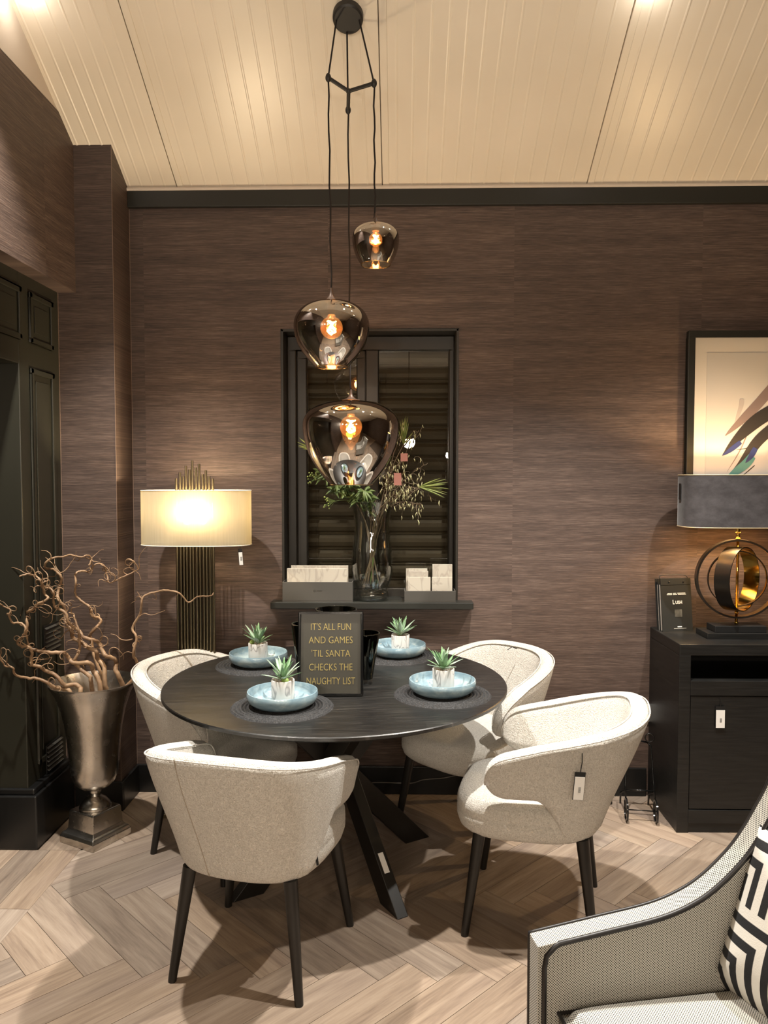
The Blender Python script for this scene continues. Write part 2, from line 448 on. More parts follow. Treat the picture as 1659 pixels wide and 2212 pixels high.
def shade_cloth(name, col, opaque=0.0):
    m = bpy.data.materials.new(name); m.use_nodes = True; nt = m.node_tree; nt.nodes.clear(); k = N(nt)
    o = k.n('ShaderNodeOutputMaterial'); d = k.n('ShaderNodeBsdfDiffuse'); t = k.n('ShaderNodeBsdfTranslucent'); tr = k.n('ShaderNodeBsdfTransparent')
    n = k.noise(k.coord('Object', (300, 300, 8)), 1.0, 2, 0.5)
    c = k.ramp(n, [(0.3, tuple(v*0.9 for v in col)), (0.7, col)])
    k.l(c, d.inputs[0]); k.l(k.mix(1.0, c, (0.125, 0.108, 0.082), 'MULTIPLY'), t.inputs[0]); tr.inputs[0].default_value = (0.95, 0.85, 0.65, 1)
    a = k.n('ShaderNodeMixShader'); a.inputs[0].default_value = 0.55; k.l(d.outputs[0], a.inputs[1]); k.l(t.outputs[0], a.inputs[2])
    b2 = k.n('ShaderNodeMixShader'); b2.inputs[0].default_value = 0.10; k.l(a.outputs[0], b2.inputs[1]); k.l(tr.outputs[0], b2.inputs[2])
    k.l(b2.outputs[0], o.inputs[0]); return m
M_SHADE = shade_cloth('cream_silk_shade', (0.70, 0.66, 0.52))
M_SHADEIN = simple('white_shade_lining', (0.8, 0.76, 0.66), 0.7)
def velvet():
    m, nt, b, o = mat('grey_velvet'); k = N(nt)
    n = k.noise(k.coord('Object', (14, 14, 22)), 1.0, 5, 0.65)
    k.l(k.ramp(n, [(0.35, (0.036, 0.032, 0.034)), (0.68, (0.072, 0.066, 0.070))]), b.inputs['Base Color'])
    b.inputs['Roughness'].default_value = 0.8; b.inputs['Sheen Weight'].default_value = 0.25; b.inputs['Sheen Roughness'].default_value = 0.4
    return m
M_VELVET = velvet()
def dotted():
    m, nt, b, o = mat('white_fabric_black_dots'); k = N(nt)
    tc = k.n('ShaderNodeTexCoord'); u, v, z = k.sep(tc.outputs['UV'])
    p = 0.0062
    a = k.math('DIVIDE', k.math('ADD', u, v), p); c = k.math('DIVIDE', k.math('SUBTRACT', u, v), p)
    fa = k.math('SUBTRACT', k.math('FRACT', a), 0.5); fc = k.math('SUBTRACT', k.math('FRACT', c), 0.5)
    r2 = k.math('ADD', k.math('MULTIPLY', fa, fa), k.math('MULTIPLY', fc, fc))
    col = k.ramp(r2, [(0.085, (0.014, 0.013, 0.012)), (0.12, (0.50, 0.48, 0.43))])
    k.l(col, b.inputs['Base Color']); b.inputs['Roughness'].default_value = 0.85; b.inputs['Specular IOR Level'].default_value = 0.2
    return m
M_DOT = dotted()
M_PIPE = simple('black_piping', (0.008, 0.006, 0.006), 0.45)
def pillow_mat():
    m, nt, b, o = mat('black_white_key_pattern'); k = N(nt)
    tc = k.n('ShaderNodeTexCoord'); u, v, z = k.sep(tc.outputs['UV'])
    # nested corners in four-by-four tiles, alternately turned
    tu = k.math('FRACT', k.math('MULTIPLY', u, 2.0)); tv = k.math('FRACT', k.math('MULTIPLY', v, 2.0))
    mx = k.math('MAXIMUM', tu, k.math('SUBTRACT', 1.0, tv))
    st = k.math('FRACT', k.math('MULTIPLY', mx, 5.0))
    col = k.ramp(st, [(0.46, (0.008, 0.008, 0.009)), (0.5, (0.66, 0.63, 0.57))])
    k.l(col, b.inputs['Base Color']); b.inputs['Roughness'].default_value = 0.9
    k.bump(k.noise(k.coord('Object'), 300, 2), b, 0.2, 0.002)
    return m
M_PILLOW = pillow_mat()
def art_mat():
    m, nt, b, o = mat('art_paper'); b.inputs['Base Color'].default_value = (0.60, 0.56, 0.50, 1); b.inputs['Roughness'].default_value = 0.35
    b.inputs['Coat Weight'].default_value = 0.6; b.inputs['Coat Roughness'].default_value = 0.05
    return m
M_ART = art_mat()

def box_uv(o, s=1.0):
    me = o.data; uv = me.uv_layers.new(name='UVMap')
    for p in me.polygons:
        n = p.normal; a = max(range(3), key=lambda i: abs(n[i]))
        for li in p.loop_indices:
            c = me.vertices[me.loops[li].vertex_index].co
            uv.data[li].uv = {0: (c.y*s, c.z*s), 1: (c.x*s, c.z*s), 2: (c.x*s, c.y*s)}[a]

# ================================================================= SETTING
XL, XR, YF = -1.515, 4.2, -4.0      # left wall, right wall, wall behind the viewer
XC = -1.60                          # recessed joinery on the left
XP = -1.338; YP = 3.60              # corner pier
# ---- floor with herringbone planks
fl = box('floor', -2.0, XR, YF, YB, -0.08, -0.006, M_SUBFLOOR); struct(fl)
fb = box('far_boards', -2.0, XR, YF, 1.35, -0.006, 0.0, M_FARFLOOR, fl)
PW, PL = 0.1335, 0.635
def clip(poly, a, b, c):            # keep a*x+b*y<=c
    out = []
    for i in range(len(poly)):
        p, q = poly[i], poly[(i+1) % len(poly)]
        dp, dq = a*p[0]+b*p[1]-c, a*q[0]+b*q[1]-c
        if dp <= 0: out.append(p)
        if (dp < 0 < dq) or (dq < 0 < dp):
            t = dp/(dp-dq); out.append((p[0]+(q[0]-p[0])*t, p[1]+(q[1]-p[1])*t))
    return out
c45 = math.cos(PI/4)
def rotm(p): return (p[0]*c45 + p[1]*c45, -p[0]*c45 + p[1]*c45)
XB0, XB1, YB0, YB1 = -1.372, 2.3, 1.35, YB
plank_full = None
g = 0.0009
def plank_mesh(poly):
    me = bpy.data.meshes.new('plank'); n = len(poly)
    V = [(x, y, -0.006) for x, y in poly] + [(x, y, 0.0) for x, y in poly]
    me.from_pydata(V, [], [tuple(range(n, 2*n))] + [(i, (i+1) % n, n+(i+1) % n, n+i) for i in range(n)])
    me.materials.append(M_FLOOR); me.update(); return me
ox, oy = -1.272, 2.822
for j in range(-8, 9):
    for i in range(-40, 41):
        bx_, by_ = i*PW + j*(PL+PW), i*PW + j*(PW-PL)
        for kind in (0, 1):
            if kind == 0: cx_, cy_ = bx_+PL/2, by_+PW/2; ang = -PI/4
            else: cx_, cy_ = bx_+PL+PW/2, by_+PW-PL/2; ang = PI/4
            wx, wy = rotm((cx_, cy_)); wx += ox; wy += oy
            if not (XB0-0.4 < wx < XB1+0.4 and YB0-0.4 < wy < YB1+0.4): continue
            ca, sa = math.cos(ang), math.sin(ang)
            loc = [(-PL/2+g, -PW/2+g), (PL/2-g, -PW/2+g), (PL/2-g, PW/2-g), (-PL/2+g, PW/2-g)]
            W = [(wx+x*ca-y*sa, wy+x*sa+y*ca) for x, y in loc]
            Cp = W
            for (a, b, c) in ((-1, 0, -XB0), (1, 0, XB1), (0, -1, -YB0), (0, 1, YB1)): Cp = clip(Cp, a, b, c) if Cp else Cp
            if len(Cp) < 3: continue
            area = abs(sum(Cp[q][0]*Cp[(q+1) % len(Cp)][1]-Cp[(q+1) % len(Cp)][0]*Cp[q][1] for q in range(len(Cp))))/2
            if area < 0.0006: continue
            if area > PL*PW*0.985:
                if plank_full is None: plank_full = plank_mesh(loc)
                me = plank_full
            else:
                L2 = [((x-wx)*ca+(y-wy)*sa, -(x-wx)*sa+(y-wy)*ca) for x, y in Cp]; me = plank_mesh(L2)
            new_obj('plank', me, fl, (wx, wy, 0), (0, 0, ang))
# border boards beside the doorway, laid along the wall
for y0, y1 in ((1.35, 1.95), (1.95, 2.75), (2.75, 3.2)):
    for x0, x1 in ((-1.50, XB0),(-1.63, -1.50), (-1.76, -1.63)):
        o_ = new_obj('plank', plank_mesh([(-(y1-y0)/2+g, -(x1-x0)/2+g), ((y1-y0)/2-g, -(x1-x0)/2+g), ((y1-y0)/2-g, (x1-x0)/2-g), (-(y1-y0)/2+g, (x1-x0)/2-g)]), fl, ((x0+x1)/2, (y0+y1)/2, 0), (0, 0, PI/2))
new_obj('plank', plank_mesh([(-0.20+g, -0.10), (0.20-g, -0.10), (0.20-g, 0.09-g), (-0.20+g, 0.09-g)]), fl, (-1.462, 3.4, 0), (0, 0, PI/2))

# ---- back wall with window opening
WX0, WX1, WZ0, WZ1 = -0.59, 0.288, 0.975, 2.33
mb = MB()
mb.box(XP-0.02, WX0, YB, YB+0.3, 0, 3.05); mb.box(WX1, XR, YB, YB+0.3, 0, 3.05)
mb.box(WX0, WX1, YB, YB+0.3, 0, WZ0); mb.box(WX0, WX1, YB, YB+0.3, WZ1, 3.05)
struct(mb.build('wall_back', M_WPX))
# ---- left wall: upper dark wall, recess below, cream gable above
ZR, ZG = 2.46, 3.219
mb = MB()
mb.box(-1.9, XL, YF, YP, ZR, ZG)
mb.box(-1.9, XC-0.0, YF, 1.6, 0, ZR)
struct(mb.build('wall_left', M_WPY))
mb = MB(); ys = [YF, -0.5, RIDGE, YP+0.3]
mb.prism([(YF, ZG), (YP+0.3, ZG), (YP+0.3, ceil_z(YP+0.3)+0.05), (RIDGE, ceil_z(RIDGE)+0.05), (-0.5, ceil_zf(-0.5)+0.1), (YF, 3.25)], 'x', -1.9, XL-0.001)
struct(mb.build('wall_gable', M_CREAM))
mb = MB(); mb.box(-1.9, XP, YP, YB+0.3, 0, 3.16)
# the pier's top follows the roof slope
for v in mb.V:
    if v.z > 3: v.z = ceil_z(v.y) + 0.004 if v.y < YB else 3.0
pier = struct(mb.build('wall_pier', M_WPX))
M_EDGEHI = simple('paper_edge', (0.22, 0.15, 0.11), 0.5)  # lighter strips paint the highlight along paper edges at the pier corners
box('corner_bead', XP-0.001, XP+0.0012, YP-0.0012, YP+0.001, 0.142, 3.13, M_EDGEHI, pier)
box('corner_bead', XP-0.0005, XP+0.0018, YB-0.0022, YB, 0.142, 2.92, M_EDGEHI, pier)
box('corner_bead', XC-0.0005, XC+0.0018, YP-0.0022, YP, 0.262, ZR, M_EDGEHI, pier)
struct(box('wall_right', XR, XR+0.1, YF, YB+0.3, 0, 5, M_WPY))
struct(box('wall_front', -2, XR, YF-0.1, YF, 0, 4, M_WPX))
# ---- trims
struct(box('trim_1', XP, XR, YB-0.027, YB, 2.921, 3.0, M_BLACKTRIM, bevel=0.003))
struct(MB().tube([(XP, YB-0.02, 3.008), (XR, YB-0.02, 3.008)], 0.011, 8).build('trim_2', M_CREAM))
struct(box('baseboard_back', XP, 1.235, YB-0.016, YB, 0, 0.142, M_BASE, bevel=0.003))
struct(box('baseboard_pier', -1.555, XP+0.012, YP-0.014, YP, 0, 0.142, M_BASE, bevel=0.003))
struct(box('baseboard_pier_side', XP, XP+0.014, YP, YB-0.016, 0, 0.142, M_BASE, bevel=0.003))
# ---- ceiling panels
L_slope = math.hypot(YB+0.05-RIDGE, (YB+0.05-RIDGE)*TAN)
cl = MB().prism([(YB+0.3, ceil_z(YB+0.3)+0.014), (RIDGE, ceil_z(RIDGE)+0.014), (RIDGE, ceil_z(RIDGE)+0.15), (YB+0.3, ceil_z(YB+0.3)+0.15)], 'x', -1.9, XR).build('ceiling', M_CEILGAP); struct(cl)
MB().prism([(RIDGE, ceil_z(RIDGE)), (-0.5, ceil_zf(-0.5)), (-0.5, ceil_zf(-0.5)+0.1), (RIDGE, ceil_z(RIDGE)+0.1)], 'x', -1.9, XR).build('far_slope', M_CEIL, cl)
box('flat_ceiling', -1.9, XR, YF, -0.45, 3.05, 3.15, M_CEIL, cl)
seams = [-1.9, -1.094, -0.088, 0.902, 1.9, 2.9, XR]
for a, b in zip(seams, seams[1:]):
    prof = [(a+0.002, 0.0)]
    nr = 14; step = (b-a)/nr
    if a > -1.2:
        prof += [(a+0.004, -0.004), (a+0.032, -0.004), (a+0.034, 0.0)]
    for i in range(1, nr):
        x = a + i*step
        prof += [(x-0.006, 0.0), (x-0.002, -0.0018), (x+0.002, -0.0018), (x+0.006, 0.0)]
    prof += [(b-0.002, 0.0)]
    V = []; Fc = []
    for x, h in prof:
        for y in (RIDGE, YB+0.02): V.append((x, y, ceil_z(y) + h))
    n = len(prof)
    for x, h in ((b-0.002, 0.016), (a+0.002, 0.016)):
        for y in (RIDGE, YB+0.02): V.append((x, y, ceil_z(y)+h))
    for i in range(n+2):
        i2 = (i+1) % (n+2); Fc.append((2*i, 2*i2, 2*i2+1, 2*i+1))
    mesh('ceiling_panel', V, Fc, M_CEIL, cl)

# ---- door surround in the left recess
dr = box('door_1', -1.80, -1.76, 1.6, 3.3, 0, 2.08, M_GREENBLK); struct(dr)
box('pilaster', -1.80, XC, 3.22, YP, 0.0, ZR+0.05, M_GREENBLK, dr, bevel=0.004)
box('header', -1.80, XC, 1.6, 3.22, 2.076, ZR+0.05, M_GREENBLK, dr, bevel=0.004)
mb = MB(); mb.box(-1.80, -1.555, 3.195, YP-0.02, 0, 0.235); mb.box(-1.80, -1.568, 3.208, YP-0.02, 0.235, 0.262)
mb.build('plinth', M_BASE, dr, bevel=0.006)
def moulding(y0, y1, z0, z1):
    mb = MB()
    for a, b, c, d in ((y0, y1, z0, z0+0.022), (y0, y1, z1-0.022, z1), (y0, y0+0.022, z0, z1), (y1-0.022, y1, z0, z1)):
        mb.box(XC, XC+0.010, a, b, c, d)
    mb.build('moulding', M_GREENBLK, dr, bevel=0.003)
    box('raised_panel', XC, XC+0.004, y0+0.05, y1-0.05, z0+0.05, z1-0.05, M_GREENBLK, dr, bevel=0.002)
moulding(2.35, 3.235, 2.18, 2.395); moulding(3.31, 3.53, 2.18, 2.395); moulding(3.31, 3.53, 0.33, 2.07)
for z0 in (0.81, 0.27):  # slatted plates stand in for stripes of reflected light on the casing
    vt = thing('wall_vent', 'small louvred vent low on dark door casing behind silver urn' if z0 < 0.5 else 'small louvred vent among willow twigs on dark door casing', 'vent', (XC, 3.37, z0))
    box('vent_frame', 0.011, 0.014, -0.005, 0.155, -0.005, 0.125, M_BASE, vt, bevel=0.001)
    for i in range(6):
        M_ = Matrix.Translation((0.017, 0.075, 0.012+i*0.02)) @ Matrix.Rotation(R(35), 4, 'Y')
        MB().box(-0.006, 0.006, -0.075, 0.075, -0.0012, 0.0012, M_).build('slat', simple('vent_metal', (0.12, 0.115, 0.10), 0.35, 0.7) if i == 0 and z0 > .5 else bpy.data.materials['vent_metal'], vt)

# ---- window
win = MB().box(WX0, WX1, YB+0.27, YB+0.29, WZ0, WZ1).build('window_1', M_BLACK); struct(win)
# lining of the reveal
mb = MB(); mb.box(WX0, WX0+0.012, YB-0.004, YB+0.25, WZ0, WZ1); mb.box(WX1-0.012, WX1, YB-0.004, YB+0.25, WZ0, WZ1); mb.box(WX0, WX1, YB-0.004, YB+0.25, WZ1-0.012, WZ1)
mb.build('reveal_lining', M_WINDARK, win, bevel=0.002)
FY0, FY1 = YB+0.115, YB+0.185
def frame(x0, x1, z0, z1, t, y0, y1, name, parent, m=M_WINDARK, bev=0.006):
    tl, tr, tt, tb_ = t if isinstance(t, tuple) else (t, t, t, t)
    mb = MB(); mb.box(x0, x1, y0, y1, z0, z0+tb_); mb.box(x0, x1, y0, y1, z1-tt, z1); mb.box(x0, x0+tl, y0, y1, z0+tb_, z1-tt); mb.box(x1-tr, x1, y0, y1, z0+tb_, z1-tt)
    return mb.build(name, m, parent, bevel=bev)
pX = lambda px: at(px, 1000, FY0).x
fr_x0, fr_x1, fr_z1 = WX0+0.012, WX1-0.012, WZ1-0.012
p_r0, p_r1, p_rt = pX(818), pX(969), at(900, 755, FY0).z
p_l0, p_l1, p_lt = pX(663), pX(770), at(720, 772, FY0).z
s_l0, s_l1 = pX(641), pX(790)
frame(fr_x0, fr_x1, WZ0, fr_z1, (s_l0-fr_x0, fr_x1-p_r1, fr_z1-p_rt, 0.045), FY0, FY1, 'window_frame', win)
box('mullion', s_l1, p_r0, FY0, FY1, WZ0+0.045, p_rt, M_WINDARK, win, bevel=0.005)
sash = frame(s_l0, s_l1, WZ0+0.045, p_rt, (p_l0-s_l0, s_l1-p_l1, p_rt-p_lt, 0.04), FY0+0.014, FY1-0.01, 'sash', win)
box('pane', p_l0-0.003, p_l1+0.003, FY0+0.04, FY0+0.044, WZ0+0.082, p_lt+0.003, M_PANE, sash)
box('pane', p_r0-0.003, p_r1+0.003, FY0+0.03, FY0+0.034, WZ0+0.042, p_rt+0.003, M_PANE, win)
slat_prof = [(0, -0.040), (-0.004, -0.039), (-0.005, -0.034), (-0.001, -0.031), (-0.006, -0.02), (-0.008, 0.0), (-0.006, 0.02), (0.0, 0.036), (0, 0.040), (0.004, 0.040), (0.004, -0.040)]
sme = None
for i in range(17):
    z = WZ0 + 0.04 + i*0.0805
    if sme is None:
        so = MB().prism(slat_prof, 'x', WX0+0.02, WX1-0.02).build('slat', M_SLAT, win, loc=(0, YB+0.235, z)); sme = so.data
    else: new_obj('slat', sme, win, (0, YB+0.235, z))
mb = MB(); mb.box(-0.638, 0.36, 3.745, FY0+0.03, 0.952, 0.985)
mb.build('window_sill', M_BLACKTRIM, win, bevel=0.003)
# ---- ceiling spots (fixtures)
SPL = ['round recessed ceiling spot above the willow urn', 'round recessed ceiling spot above the tagged chair', 'round recessed ceiling spot in front of the sideboard', 'round recessed ceiling light right of the pendant canopy', 'round recessed ceiling light in the left corner by the gable']
FILL_LBL = ['shop pendant hanging behind the viewer, nearest the left wall', 'shop pendant hanging just behind the viewer', 'shop pendant hanging behind the viewer, to the right', 'shop pendant hanging behind the viewer, furthest right', 'shop pendant far behind the viewer on the left', 'shop pendant far behind the viewer in the middle', 'shop pendant far behind the viewer on the right']
for i, (x, y) in enumerate([p for p, _, _ in MAIN] + GLOW):
    t = thing('ceiling_spot', SPL[i], 'spotlight', (x, y, ceil_z(y)), (-R(29), 0, 0), 'ceiling spots')
    MB().lathe([(0.045, -0.012), (0.045, 0.01), (0.034, 0.01), (0.034, -0.012)], 24, closed=True).build('ring', M_SOCKET, t, smooth=True, auto=40)
    MB().lathe([(0.0, 0.0), (0.033, 0.0), (0.033, 0.006), (0.0, 0.006)], 24).build('lens', M_LED, t)
for i, (x, y, z) in enumerate(FILL):  # housings for the added fill lamps
    t = thing('shop_pendant', FILL_LBL[i], 'lamp', (x, y, z), (0, 0, 0), 'shop pendants')
    MB().lathe([(0.055, -0.012), (0.05, 0.05), (0.015, 0.09), (0.0, 0.09), (0.0, 0.08), (0.012, 0.08), (0.045, 0.045), (0.05, -0.012)], 24).build('shade', M_PMETAL, t, smooth=True, auto=40)
    MB().lathe([(0.0, -0.012), (0.03, -0.008), (0.036, 0.01), (0.03, 0.03), (0.0, 0.04)], 20).build('bulb', M_LED, t, True)
    MB().tube([(0, 0, 0.085), (0, 0, ceil_zf(y)-z)], 0.006, 8).build('drop_rod', M_PMETAL, t)
for i, (x, y, z) in enumerate(FILL_UP):  # stands for the added roof fill
    t = thing('uplighter', 'tall shop uplighter standing behind the viewer, ' + ('left', 'middle', 'right')[i] + ' of three', 'lamp', (x, y, 0), (0, 0, 0), 'shop uplighters')
    MB().lathe([(0.0, 0.0), (0.13, 0.0), (0.13, 0.015), (0.012, 0.03), (0.012, z-0.06), (0.0, z-0.06)], 24).build('stand', M_PMETAL, t, True, auto=40)
    MB().lathe([(0.0, z-0.07), (0.03, z-0.06), (0.11, z+0.05), (0.115, z+0.05), (0.033, z-0.07), (0.0, z-0.075)], 28).build('bowl', M_PMETAL, t, True, auto=40)

# ================================================================= TABLE
TC = Vector((-0.26, 3.10)); TR = 0.69; TZ = 0.77
tb = thing('dining_table', 'large round black-stained oak dining table with crossed plank legs', 'table', (TC.x, TC.y, 0))
MB().lathe([(0.0, TZ), (TR-0.003, TZ), (TR, TZ-0.003), (TR, TZ-0.013), (TR-0.05, TZ-0.034), (0.0, TZ-0.034)], 96).build('tabletop', M_TABLE, tb, smooth=True, auto=20, rot=(0, 0, R(8)))
for kk, a in enumerate((-58, 32, 122, 212)):
    d = Vector((math.cos(R(a)), math.sin(R(a)), 0)); sd = Vector((-d.y, d.x, 0))
    off = sd*0.03
    top = -d*0.30 + off; ft = d*0.405 + off
    w0, th = 0.062, 0.024
    mb = MB(); V = []
    for base, z in ((top, TZ-0.034), (ft, 0.0)):
        for q in (-w0, w0):
            for s_ in (-th, th): V.append(base + d*q + sd*s_ + Vector((0, 0, z)))
    mb.add(V, [(0, 1, 3, 2), (4, 6, 7, 5), (0, 4, 5, 1), (2, 3, 7, 6), (0, 2, 6, 4), (1, 5, 7, 3)])
    lg = mb.build('leg', M_LEGBLK, tb, bevel=0.003)
    if kk == 0:
        ax = (ft-top+Vector((0, 0, -(TZ-0.034)))).normalized(); c0 = top+Vector((0, 0, TZ-0.034))
        # small price sticker on the leg's edge
        fr = d*w0
        p0 = c0 + ax*0.78 + fr + d*0.002; p1 = c0 + ax*0.855 + fr + d*0.002
        mesh('sticker', [p0-sd*0.011, p0+sd*0.011, p1+sd*0.011, p1-sd*0.011, p0-sd*0.011-d*.004, p0+sd*0.011-d*.004, p1+sd*0.011-d*.004, p1-sd*0.011-d*.004], [(0, 1, 2, 3), (4, 5, 6, 7), (0, 1, 5, 4), (2, 3, 7, 6), (0, 3, 7, 4), (1, 2, 6, 5)], M_PAPER, lg)

# ================================================================= DINING CHAIRS
def chair_path(s):
    """plan of the shell, s in [-1,1]; 0 = back centre"""
    q = abs(s); sg = 1 if s >= 0 else -1
    if q < 0.62:
        f = q/0.62*PI/2
        # superellipse back
        c, si = math.cos(f), math.sin(f)
        e = 0.72
        x = 0.262*si**e; y = -0.255*max(c, 0)**e
    else:
        t = (q-0.62)/0.38
        x = 0.262 + 0.030*t - 0.012*t*t; y = 0.168*t
    return sg*x, y
def smooth01(t): t = max(0, min(1, t)); return t*t*(3-2*t)
def make_shell():
    Nn = 128; th = 0.066; V = []; Fc = []; m_s = 14; cap = 5; ring = 0; tops = []; tops_in = []
    for i in range(Nn+1):
        s = -1 + 2*i/Nn
        # denser near the ends
        s = math.copysign(1-(1-abs(s))**1.25, s)
        x, y = chair_path(s)
        e = 1e-3; xa, ya = chair_path(max(-1, s-e)); xb, yb = chair_path(min(1, s+e))
        t = Vector((xb-xa, yb-ya)).normalized(); nrm = Vector((t.y, -t.x))   # outward for left->back->right walk
        if nrm.dot(Vector((x, y+0.02))) < 0: nrm = -nrm
        zt = 0.80 - 0.160*((y+0.255)/0.44)**0.95 if y > -0.255 else 0.80
        k = smooth01((y+0.155)/0.15)**0.8
        zb = 0.352 + k*(0.505-0.352)
        rnd = 1.0
        q = abs(s)
        if q > 0.80:
            u = (q-0.80)/0.20; rnd = math.sqrt(max(0.0, 1-u**2.6))
            zm = 0.565
            zt = zm + (zt-zm)*max(rnd, 0.03); zb = zm + (zb-zm)*max(rnd, 0.03)
        T = th*(0.35+0.65*rnd) if q > 0.8 else th
        pts = []
        hgt = zt - zb; cr = min(T/2, hgt/2)
        def P(z, o):
            fl = 0.80 + 0.26*smooth01((z-0.30)/0.52)
            ln = 0.105*max(0.0, (z-0.36)/0.44)*(1-smooth01((y+0.26)/0.42))
            return Vector((x*fl + nrm.x*o, y*(fl*0.97) + nrm.y*o - ln, z))
        for j in range(m_s): 
            z = zb+cr + (hgt-2*cr)*j/(m_s-1); pts.append(P(z, T/2))
        for j in range(1, cap):
            a = PI*j/cap; pts.append(P(zt-cr+cr*math.sin(a), T/2*math.cos(a)))
        for j in range(m_s):
            z = zt-cr - (hgt-2*cr)*j/(m_s-1); pts.append(P(z, -T/2))
        for j in range(1, cap):
            a = PI*j/cap; pts.append(P(zb+cr-cr*math.sin(a), -T/2*math.cos(a)))
        tops.append(P(zt-0.012, T/2*0.93)); tops_in.append(P(zt-0.012, -T/2*0.93))
        ring = len(pts); V += pts
    for i in range(Nn):
        for j in range(ring):
            j2 = (j+1) % ring; Fc.append((i*ring+j, (i+1)*ring+j, (i+1)*ring+j2, i*ring+j2))
    Fc.append(tuple(range(ring))); Fc.append(tuple(Nn*ring+j for j in range(ring))[::-1])
    return V, Fc, tops, tops_in
def make_seat():
    V = []; Fc = []; n = 56
    def ring(sc, z, dy=0.0):
        out = []
        for i in range(n):
            a = 2*PI*i/n; c, s = math.cos(a), math.sin(a); e = 0.62
            x = math.copysign(abs(c)**e, c)*0.245; y = math.copysign(abs(s)**e, s)*0.25
            wd = 1.0 + 0.05*(y/0.25)
            out.append(Vector((x*sc*wd, y*sc + 0.028 + dy, z)))
        return out
    prof = [(0.0, 0.342), (0.80, 0.342), (0.90, 0.348), (0.965, 0.364), (0.998, 0.39), (1.0, 0.412), (0.99, 0.416), (1.0, 0.420), (0.995, 0.446), (0.96, 0.466), (0.88, 0.478), (0.7, 0.484), (0.4, 0.487), (0.0, 0.488)]
    rs = []
    for sc, z in prof:
        st = len(V)
        if sc == 0: V.append(Vector((0, 0.028, z))); rs.append((st, 1))
        else: V.extend(ring(sc, z)); rs.append((st, n))
    for (a, na), (b, nb) in zip(rs, rs[1:]):
        for i in range(n):
            i2 = (i+1) % n
            if na == 1: Fc.append((a, b+i2, b+i))
            elif nb == 1: Fc.append((a+i, a+i2, b))
            else: Fc.append((a+i, a+i2, b+i2, b+i))
    return V, Fc
_sh = make_shell(); _st = make_seat()
FEET = [(-0.215, -0.215), (0.215, -0.215), (0.238, 0.222), (-0.238, 0.222)]
def hang_tag(parent, p, nrm, up_len=0.055, w=0.034, h=0.072, tilt=0.0, name='price_tag', z=0):
    """card on a cord; nrm = rotation about z so that the card faces -Y locally"""
    t = new_obj(name, None, parent, p, (0, tilt, nrm)); t.empty_display_size = 0.02
    return tag_parts(t, up_len, w, h)
def tag_parts(t, up_len, w, h):
    MB().tube([(0, 0, 0), (0.002, -0.002, -up_len*0.5), (0.0, 0, -up_len)], 0.0016, 6).build('cord', M_BLACK, t)
    box('card', -w/2, w/2, -0.001, 0.001, -up_len-h, -up_len, M_BLACK, t)
    box('price_label', -w/2+0.002, w/2-0.001, -0.002, -0.001, -up_len-h+0.001, -up_len-0.016, M_PAPER, t)
    mb = MB()
    for i in range(7): mb.box(-0.002+0.0, 0.006, -0.0026, -0.002, -up_len-h*0.72+i*0.0026, -up_len-h*0.72+i*0.0026+(0.001 if i % 2 else 0.0016))
    mb.build('barcode', M_GREY, t)
    return t
def make_chair(c, f, label):
    ang = math.atan2(-f[0], f[1])
    t = thing('dining_chair', label, 'chair', (c[0], c[1], 0), (0, 0, ang), 'boucle chairs round the table')
    me_parts['chair'] = 1
    V, Fc, tp, ti = _sh
    if 'shell' not in me_parts:
        o = mesh('backrest', V, Fc, M_BOUCLE, t, True); me_parts['shell'] = o.data
        s_ = mesh('seat', *_st, M_BOUCLE, t, True); me_parts['seat'] = s_.data
        p = MB().tube(tp, 0.0028, 6).build('piping', M_BOUCLE, o, True); me_parts['pip'] = p.data
        p2 = MB().tube(ti, 0.0028, 6).build('piping', M_BOUCLE, o, True); me_parts['pip2'] = p2.data
        # back seam
        sm = []
        for j in range(15):
            z = 0.37 + j*0.42/14
            fl = 0.80 + 0.26*smooth01((z-0.30)/0.52); x, y = chair_path(-0.09); ln = 0.105*max(0.0, (z-0.36)/0.44)*(1-smooth01((y+0.26)/0.42))
            sm.append((x*fl, y*fl*0.97-0.0322-ln, z))
        s2 = MB().tube(sm, 0.0022, 5).build('seam', M_SEAM, o); me_parts['seam'] = s2.data
        for i, (x, y) in enumerate(FEET):
            tx, ty = x*0.80, y*0.80
            lg = MB().tube([(tx, ty, 0.36), (x, y, 0.004), (x, y, 0.0)], lambda u: 0.0225-0.009*min(u*2, 1), 14).build('leg', M_LEGBLK, t, True, auto=40); me_parts['leg%d' % i] = lg.data
    else:
        o = new_obj('backrest', me_parts['shell'], t); new_obj('seat', me_parts['seat'], t)
        new_obj('piping', me_parts['pip'], o); new_obj('piping', me_parts['pip2'], o); new_obj('seam', me_parts['seam'], o)
        for i in range(4): new_obj('leg', me_parts['leg%d' % i], t)
    return t
me_parts = {}
ch1 = make_chair((-0.462, 2.515), (0.24, 0.97), 'cream boucle chair seen from behind, nearest the viewer')
ch2 = make_chair((0.50, 2.80), (-0.97, 0.24), 'cream boucle chair with white price tag on its side, by the sideboard')
ch3 = make_chair((0.315, 3.44), (-0.70, -0.71), 'cream boucle chair at the back right of the table, behind the tagged chair')
ch4 = make_chair((-0.752, 3.25), (0.85, -0.53), 'cream boucle chair beside silver urn, in front of rod lamp')
# dark strap on the nearest chair, tag on the second
MB().box(-0.004, 0.004, -0.0015, 0.0015, -0.02, 0.02).build('strap', M_BLACK, ch1, loc=(0.232, -0.10, 0.40), rot=(R(-10), 0, R(70)))
